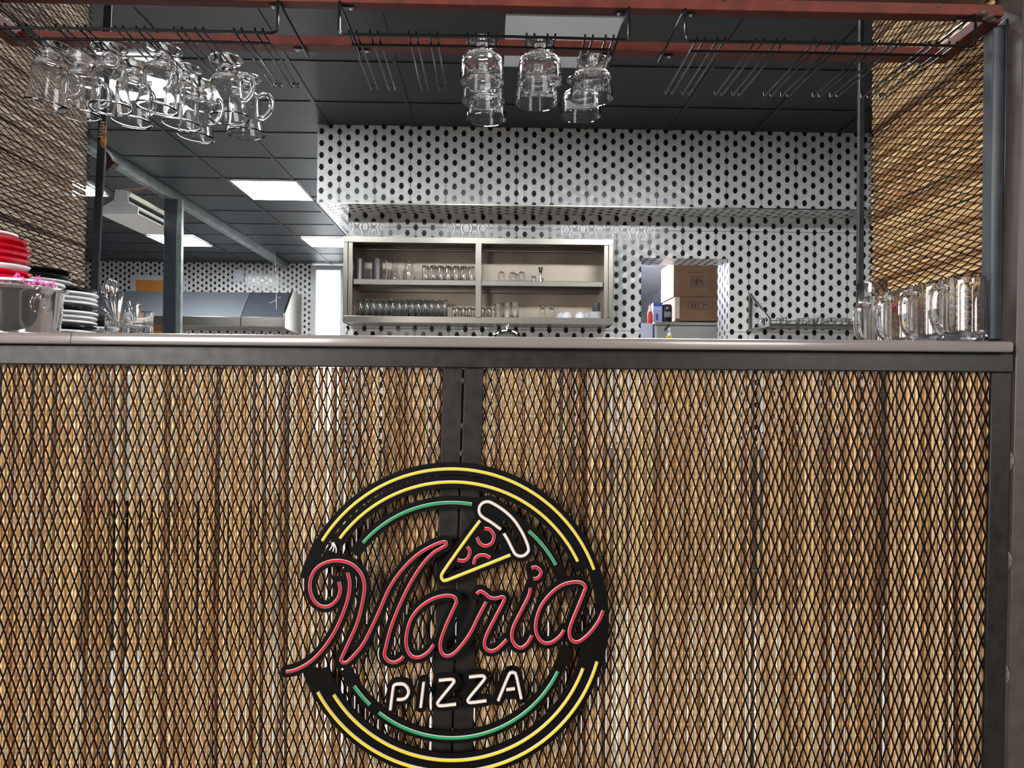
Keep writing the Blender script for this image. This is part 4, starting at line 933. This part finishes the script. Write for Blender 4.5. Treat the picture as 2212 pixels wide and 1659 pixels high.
ME_FT = mesh_of([(0, 0.094), (0.021, 0.094), (0.0225, 0.092), (0.020, 0.089), (0.008, 0.083), (0.012, 0.078), (0.018, 0.070), (0.021, 0.05), (0.0265, 0.0005), (0.025, 0.0005), (0.0195, 0.05), (0.0165, 0.068), (0, 0.074)], GLASS, nm='footed_glass')
onshelf(1172, 3.83, ZB_, ME_FT, 'footed glass upside down, left of the pair', 'glass', 'footed_glass'); onshelf(1192, 3.84, ZB_, ME_FT, 'footed glass upside down, right of the pair', 'glass', 'footed_glass')
ME_CUP = mesh_of([(0, 0.050), (0.016, 0.050), (0.018, 0.047), (0.030, 0.040), (0.038, 0.024), (0.041, 0.0005), (0.039, 0.0005), (0.036, 0.023), (0.028, 0.037), (0, 0.046)], CER, mod=lambda i, a: 1+0.015*math.cos(8*a), n=40, nm='cup')
for x, Y, lb in ((1212, 3.91, 'white cup upside down half hidden behind the first cup'), (1225, 3.84, 'white cup upside down beside the footed glasses'), (1254, 3.84, 'white cup upside down in the middle of the lower shelf right half'), (1268, 3.91, 'white cup upside down beside the stacked saucers')):
    onshelf(x, Y, ZB_, ME_CUP, lb, 'cup', 'cup')
ME_SAU = mesh_of(plate_prof(0.052, 0.007, 0.003), CER, nm='saucer'); z_ = ZB_
for q, nm in enumerate(('lowest', 'second', 'third', 'fourth', 'fifth', 'topmost')):
    onshelf(1286, 3.86, z_, ME_SAU, '%s saucer of the small stack at the cabinet\'s right end' % nm, 'saucer', 'saucer', 'saucers in the cabinet'); z_ += 0.0085
ME_DG = mesh_of(tumbler_prof(0.028, 0.030, 0.066, 0.002, 0.006), mat('smoked_glass', (0.25, 0.26, 0.30), 0.05, trans=0.7), nm='glass')
onshelf(1288, 3.86, z_+0.001, ME_DG, 'dark smoked glass standing on the saucers', 'glass', 'smoked_glass')

# small clip on the tiles above the cabinet, loose ceiling trim
a = atY(860, 509, 4.066); tag(MB().box(a.x-0.04, a.x+0.05, 4.045, 4.068, a.z-0.012, a.z-0.002).build('wall_clip', STST), 'thin metal clip on the tiles above the steel cabinet', 'clip')

# ------------------------------------------------------------------ wall shelf at the right
ws = thing('wall_shelf', 'steel wall shelf with triangular bracket right of the hatch', 'shelf', (2.3, 3.95, 1.58))
MB().box(2.0, 2.75, 3.80, 4.066, 1.578, 1.586).build('board', DSTEEL, ws, bevel=0.001)  # darker steel stands in for the shadow under the board
fl = MB(); fl.box(1.995, 2.75, 3.795, 3.80, 1.574, 1.592); fl.tube([(2.0, 3.797, 1.612), (2.75, 3.797, 1.612)], 0.003, 6)
for k in range(9): fl.tube([(2.12+k*0.065, 3.797, 1.592), (2.16+k*0.065, 3.797, 1.612)], 0.0035, 6)
fl.build('rail', STST, ws)
tpt, bpt = atY(1620, 637, 4.06), atY(1620, 714, 4.06)
MB().box(tpt.x-0.012, tpt.x+0.012, 4.045, 4.068, bpt.z-0.01, tpt.z+0.01).build('bracket_upright', STST, ws, bevel=0.001)
MB().tube([tpt+Vector((0, -0.012, 0)), Vector((2.0, 3.797, 1.62))], 0.009, 6).build('bracket_brace', STST, ws)
MB().tube([bpt+Vector((0, -0.012, 0)), Vector((2.0, 3.797, 1.582))], 0.010, 6).build('bracket_arm', STST, ws)
MB().box(1.992, 2.004, 3.79, 3.80, 1.572, 1.625).build('bracket_cap', STST, ws, bevel=0.001)
ME_WS = mesh_of(INV(0.024, 0.021, 0.060), GLASS, nm='glass')
for i, x in enumerate([1643, 1659, 1684, 1694, 1728, 1742, 1757, 1771, 1784, 1798, 1812, 1826, 1840]):
    g_ = 'left of' if x < 1700 else 'right of'
    o = onshelf(x, 3.86 if i % 2 else 3.92, 1.5865, ME_WS, 'small glass upside down on the wall shelf %s the gap' % g_, 'glass', 'small_glass', 'small glasses on the wall shelf %s the gap' % g_)

# ------------------------------------------------------------------ store room things seen through the hatch
def bx(name, label, cat, x0, x1, y0, y1, z0, z1, m_, **k):
    return tag(MB().box(x0, x1, y0, y1, z0, z1).build(name, m_, bevel=k.get('bevel', 0.004)), label, cat)
YFz = 4.75
fa, fb = atY(1415, 695, YFz), atY(1552, 695, YFz)
zf = fa.z
frz = thing('chest_freezer', 'grey steel freezer with a pale side behind the hatch', 'freezer', ((fa.x+fb.x)/2, 5.1, 0))
MB().box(fa.x+0.003, fb.x+0.25, YFz+0.02, 5.6, 0.05, zf-0.03).build('body', mat('pale_lilac_enamel', (0.55, 0.55, 0.68), 0.3), frz, bevel=0.005)
MB().box(fa.x, fb.x+0.25, YFz, 5.6, zf-0.03, zf).build('worktop', STST, frz, bevel=0.006)
MB().box(fa.x+0.02, fb.x+0.25, YFz+0.004, YFz+0.02, 0.1, zf-0.035).build('door', mat('grey_enamel', (0.30, 0.30, 0.27), 0.4, metal=0.3), frz, bevel=0.003)
hh = atY(1440, 706, YFz); MB().tube([hh+Vector((-0.02, -0.01, -0.03)), hh+Vector((0.02, -0.01, 0.02))], 0.008, 8).build('handle', INK, frz)
bx('enamel_cabinet', 'pale lilac cabinet half hidden at the left of the freezer', 'cabinet', fa.x-0.30, fa.x-0.012, YFz+0.03, 5.5, 0, zf-0.01, mat('pale_lilac_cabinet', (0.58, 0.58, 0.72), 0.3))
def carton(name, label, x0p, x1p, ytop, ybot, Y, dep, tilt=0):
    a, b = atY(x0p, ybot, Y), atY(x1p, ybot, Y); zt_ = atY(x0p, ytop, Y).z
    t = thing('carton', label, 'carton', ((a.x+b.x)/2, Y+dep/2, a.z))
    c = MB().box(a.x, b.x, Y, Y+dep, a.z, zt_)
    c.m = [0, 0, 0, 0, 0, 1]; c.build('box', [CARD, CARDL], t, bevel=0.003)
    w_ = b.x-a.x; h_ = zt_-a.z; y = Y-0.0015
    f = MB()
    return t, a, w_, h_, y, f
zl = zf+0.001
Yb1 = 4.95
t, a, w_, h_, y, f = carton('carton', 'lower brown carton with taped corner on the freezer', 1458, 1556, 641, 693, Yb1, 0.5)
for s0 in (0.28, 0.50, 0.62): f.box(a.x+w_*s0, a.x+w_*(s0+0.012), y, y+0.002, a.z+h_*0.52, a.z+h_*0.76)
f.box(a.x+w_*0.27, a.x+w_*0.72, y, y+0.002, a.z+h_*0.50, a.z+h_*0.515); f.box(a.x+w_*0.27, a.x+w_*0.72, y, y+0.002, a.z+h_*0.775, a.z+h_*0.79)
f.box(a.x+w_*0.36, a.x+w_*0.39, y, y+0.002, a.z+h_*0.56, a.z+h_*0.73); f.box(a.x+w_*0.42, a.x+w_*0.45, y, y+0.002, a.z+h_*0.56, a.z+h_*0.73)
f.prism([(a.x+w_*0.64, y, a.z+h_*0.66), (a.x+w_*0.71, y, a.z+h_*0.66), (a.x+w_*0.675, y, a.z+h_*0.74)], (0, 0.002, 0))
f.build('printed_marks', INK, t, smooth=False)
MB().box(a.x-0.001, a.x+w_*0.10, Yb1-0.001, Yb1+0.2, a.z+h_*0.1, a.z+h_*0.99).build('tape', TAPE, t, smooth=False)
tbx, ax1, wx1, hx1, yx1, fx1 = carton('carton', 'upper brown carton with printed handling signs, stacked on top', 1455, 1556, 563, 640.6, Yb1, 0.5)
f = fx1
for k_ in range(12): f.box(ax1.x+wx1*(0.30+0.028*k_), ax1.x+wx1*(0.30+0.028*k_+(0.02 if k_ % 3 else 0.014)), yx1, yx1+0.002, ax1.z+hx1*0.665, ax1.z+hx1*0.69)
for s0 in (0.36, 0.445, 0.53, 0.625): f.box(ax1.x+wx1*s0, ax1.x+wx1*(s0+0.008), yx1, yx1+0.002, ax1.z+hx1*0.28, ax1.z+hx1*0.56)
f.box(ax1.x+wx1*0.36, ax1.x+wx1*0.633, yx1, yx1+0.002, ax1.z+hx1*0.275, ax1.z+hx1*0.285); f.box(ax1.x+wx1*0.36, ax1.x+wx1*0.633, yx1, yx1+0.002, ax1.z+hx1*0.555, ax1.z+hx1*0.565)
f.prism([(ax1.x+wx1*0.38, yx1, ax1.z+hx1*0.5), (ax1.x+wx1*0.43, yx1, ax1.z+hx1*0.5), (ax1.x+wx1*0.405, yx1, ax1.z+hx1*0.42)], (0, 0.002, 0)); f.box(ax1.x+wx1*0.40, ax1.x+wx1*0.41, yx1, yx1+0.002, ax1.z+hx1*0.32, ax1.z+hx1*0.43)
f.prism([(ax1.x+wx1*0.55, yx1, ax1.z+hx1*0.42), (ax1.x+wx1*0.62, yx1, ax1.z+hx1*0.42), (ax1.x+wx1*0.585, yx1, ax1.z+hx1*0.5)], (0, 0.002, 0)); f.box(ax1.x+wx1*0.58, ax1.x+wx1*0.59, yx1, yx1+0.002, ax1.z+hx1*0.32, ax1.z+hx1*0.43)
f.box(ax1.x+wx1*0.465, ax1.x+wx1*0.515, yx1, yx1+0.002, ax1.z+hx1*0.34, ax1.z+hx1*0.5)
f.build('printed_marks', INK, tbx, smooth=False)
sd = MB(); xs_ = ax1.x-0.0015
sd.box(xs_, xs_+0.002, Yb1+0.15, Yb1+0.17, ax1.z+hx1*0.40, ax1.z+hx1*0.55); sd.box(xs_, xs_+0.002, Yb1+0.10, Yb1+0.26, ax1.z+hx1*0.26, ax1.z+hx1*0.33); sd.build('printed_marks', mat('grey_ink', (0.2, 0.2, 0.22), 0.7), tbx, smooth=False)
# detergent pack, canister, red bottle
a, b = atY(1411, 692, 4.85), atY(1431, 654, 4.85)
pk = thing('detergent_pack', 'blue and white pack standing on the freezer', 'pack', ((a.x+b.x)/2, 4.9, zl))
MB().box(a.x, b.x, 4.85, 4.95, zl, b.z).build('box', mat('pale_blue_print', (0.35, 0.40, 0.62), 0.4), pk, bevel=0.004)
pz = MB(); hh_ = b.z-zl; pz.box(a.x, b.x, 4.848, 4.8505, zl+hh_*0.82, b.z); pz.box(a.x+0.024, a.x+0.042, 4.848, 4.8505, zl+hh_*0.14, zl+hh_*0.45); pz.build('blue_print', mat('blue_ink', (0.03, 0.07, 0.35), 0.4), pk, smooth=False)
v, f_ = text_mesh('PULS', 0.026); lt = MB(); lt.add([Vector(((a.x+b.x)/2+p.x, 4.8485-p.z, zl+hh_*0.70+p.y)) for p in v], f_); lt.build('pack_lettering', CER, pk, smooth=False)
a, b = atY(1432, 692, 4.83), atY(1454, 657, 4.83)
cn = thing('canister', 'black canister with a grey label beside the cartons', 'canister', ((a.x+b.x)/2, 4.87, zl))
c_ = ((a.x+b.x)/2, 4.873, zl); R_ = (b.x-a.x)/2; hh_ = b.z-zl
MB().lathe([(0, 0), (R_*0.95, 0), (R_, 0.005), (R_, hh_*0.86), (R_*0.9, hh_*0.97), (R_*0.8, hh_), (0, hh_)], c_, 28, closed=False).build('body', CERB, cn)
lbm = MB(); lbm.add([(c_[0]+(R_+0.0008)*math.cos(math.radians(t_)), c_[1]+(R_+0.0008)*math.sin(math.radians(t_)), zl+hh_*z_) for z_ in (0.3, 0.6) for t_ in range(-135, -44, 10)], [(k_, k_+1, k_+11, k_+10) for k_ in range(9)]); lbm.build('paper_label', mat('grey_label', (0.18, 0.18, 0.17), 0.6), cn)
v, f_ = text_mesh('PULS', 0.022); lt = MB(); lt.add([Vector((c_[0]+(R_+0.001)*math.sin(p.x/R_), c_[1]-(R_+0.001)*math.cos(p.x/R_), zl+hh_*0.76+p.y)) for p in v], f_); lt.build('canister_lettering', mat('grey_lettering', (0.3, 0.3, 0.3), 0.5), cn, smooth=False)
a = atY(1404, 697, 4.80); tp = atY(1408, 652, 4.80)
rbt = thing('red_white_bottle', 'red bottle with a white neck at the left of the blue pack', 'bottle', (a.x, 4.8, zl-0.012))
rc_ = (a.x, 4.8, zl-0.010)
MB().lathe([(0, 0), (0.022, 0), (0.024, 0.01), (0.024, 0.075), (0.017, 0.10), (0, 0.10)], rc_, 20, closed=False).build('body', mat('red_bottle', (0.62, 0.06, 0.03), 0.3), rbt)
MB().lathe([(0.017, 0.10), (0.011, 0.125), (0.009, 0.15), (0, 0.15)], rc_, 20, closed=False).build('neck', CER, rbt)
MB().lathe([(0.009, 0.15), (0.009, 0.163), (0, 0.165)], rc_, 16, closed=False).build('cap', mat('red_cap', (0.5, 0.02, 0.03), 0.3), rbt)
bx('dark_blue_sack', 'dark blue sack against the wall left of the bottles', 'sack', fa.x-0.22, fa.x-0.06, 5.55, 5.8, 1.2, atY(1390, 652, 5.55).z, mat('navy_cloth', (0.015, 0.02, 0.06), 0.8), bevel=0.03)
# pump bottle on the hatch sill
a = atY(1446, 728, 4.18)
pb_ = thing('pump_bottle', 'yellow soap bottle with a white pump in front of the freezer', 'bottle', (a.x, 4.18, HZ0)); c_ = (a.x, 4.18, HZ0)
zt_ = atY(1446, 726, 4.18).z-HZ0
MB().lathe([(0, 0), (0.03, 0), (0.032, 0.01), (0.032, zt_-0.03), (0.020, zt_), (0, zt_)], c_, 24, closed=False).build('body', mat('yellow_soap', (0.70, 0.38, 0.02), 0.2), pb_)
MB().lathe([(0.016, zt_), (0.016, zt_+0.02), (0.011, zt_+0.026), (0.006, zt_+0.03), (0.006, zt_+0.045), (0.009, zt_+0.047), (0.009, zt_+0.06), (0, zt_+0.062)], c_, 20, closed=False).build('pump', CER, pb_)

# ------------------------------------------------------------------ things on the left jamb
yj = 0.748
a = [atY(x, y, yj) for x, y in ((211, 300), (219, 303), (223, 262), (219, 254), (215, 262))]
mc = thing('menu_card', 'small black menu card with pale rows stuck on the left jamb', 'card', tuple(a[0]))
MB().prism(a, (0, 0.002, 0)).build('card', CERB, mc, smooth=False)
rw = MB()
for k_ in range(6):
    for q_ in range(3):
        p = atY(212.5+q_*3+k_*0.9, 296-k_*6, yj-0.001); rw.box(p.x, p.x+0.0028, yj-0.001, yj, p.z, p.z+0.0045)
rw.build('printed_rows', TW, mc, smooth=False)
for (x, y, rx, ry, lb, nm) in ((225, 280, 4.5, 10, 'brown round sticker on the left jamb', 'ST1'), (223, 305, 6.5, 14, 'orange food picture sticker under the round one', 'ST2')):
    c = atY(x, y, yj); k_ = 1/ (FP/(1.7+yj))
    pr = [c+Vector((rx*k_*math.cos(t_*math.pi/12), 0, ry*k_*math.sin(t_*math.pi/12))) for t_ in range(24)]
    tag(MB().prism(pr, (0, 0.0018, 0)).build('food_sticker', mat('sticker_'+nm, (0.50, 0.24, 0.12) if nm == 'ST1' else (0.72, 0.36, 0.08), 0.5, noise=0.7, nscale=120), smooth=False), lb, 'sticker')
pl_ = [atY(x, y, 0.759) for x, y in ((229, 322), (234, 330), (241, 340), (243, 346), (249, 349), (245, 355), (240, 358), (238, 362), (233, 366), (229, 372))]
tag(MB().prism(pl_, (0, 0.03, 0)).build('wooden_bracket', BROWNW, smooth=False, bevel=0.002), 'dark brown curved wooden bracket behind the left jamb', 'bracket')

# ------------------------------------------------------------------ under-counter equipment glimpsed through the reeds
uf = thing('white_refrigerator', 'white under-counter refrigerator glimpsed through the left reeds', 'refrigerator', (-1.25, 1.75, 0))
MB().box(-1.75, -0.95, 1.5, 2.1, 0.62, 1.15).build('body', WHITE, uf, bevel=0.01)
MB().box(-1.74, -0.96, 1.52, 2.08, 0.0, 0.62).build('plinth', CERB, uf)
bx('dark_worktable', 'dark worktable glimpsed through the gaps of the right reeds', 'worktable', -0.6, 2.2, 2.2, 2.9, 0.0, 0.75, DARKW)

struct(MB().box(-1.345, -1.325, -0.0, 0.742, 1.2, 2.4).build('trim_3', mat('grey_backing_board', (0.16, 0.16, 0.165), 0.6, noise=0.2, nscale=6), smooth=False))
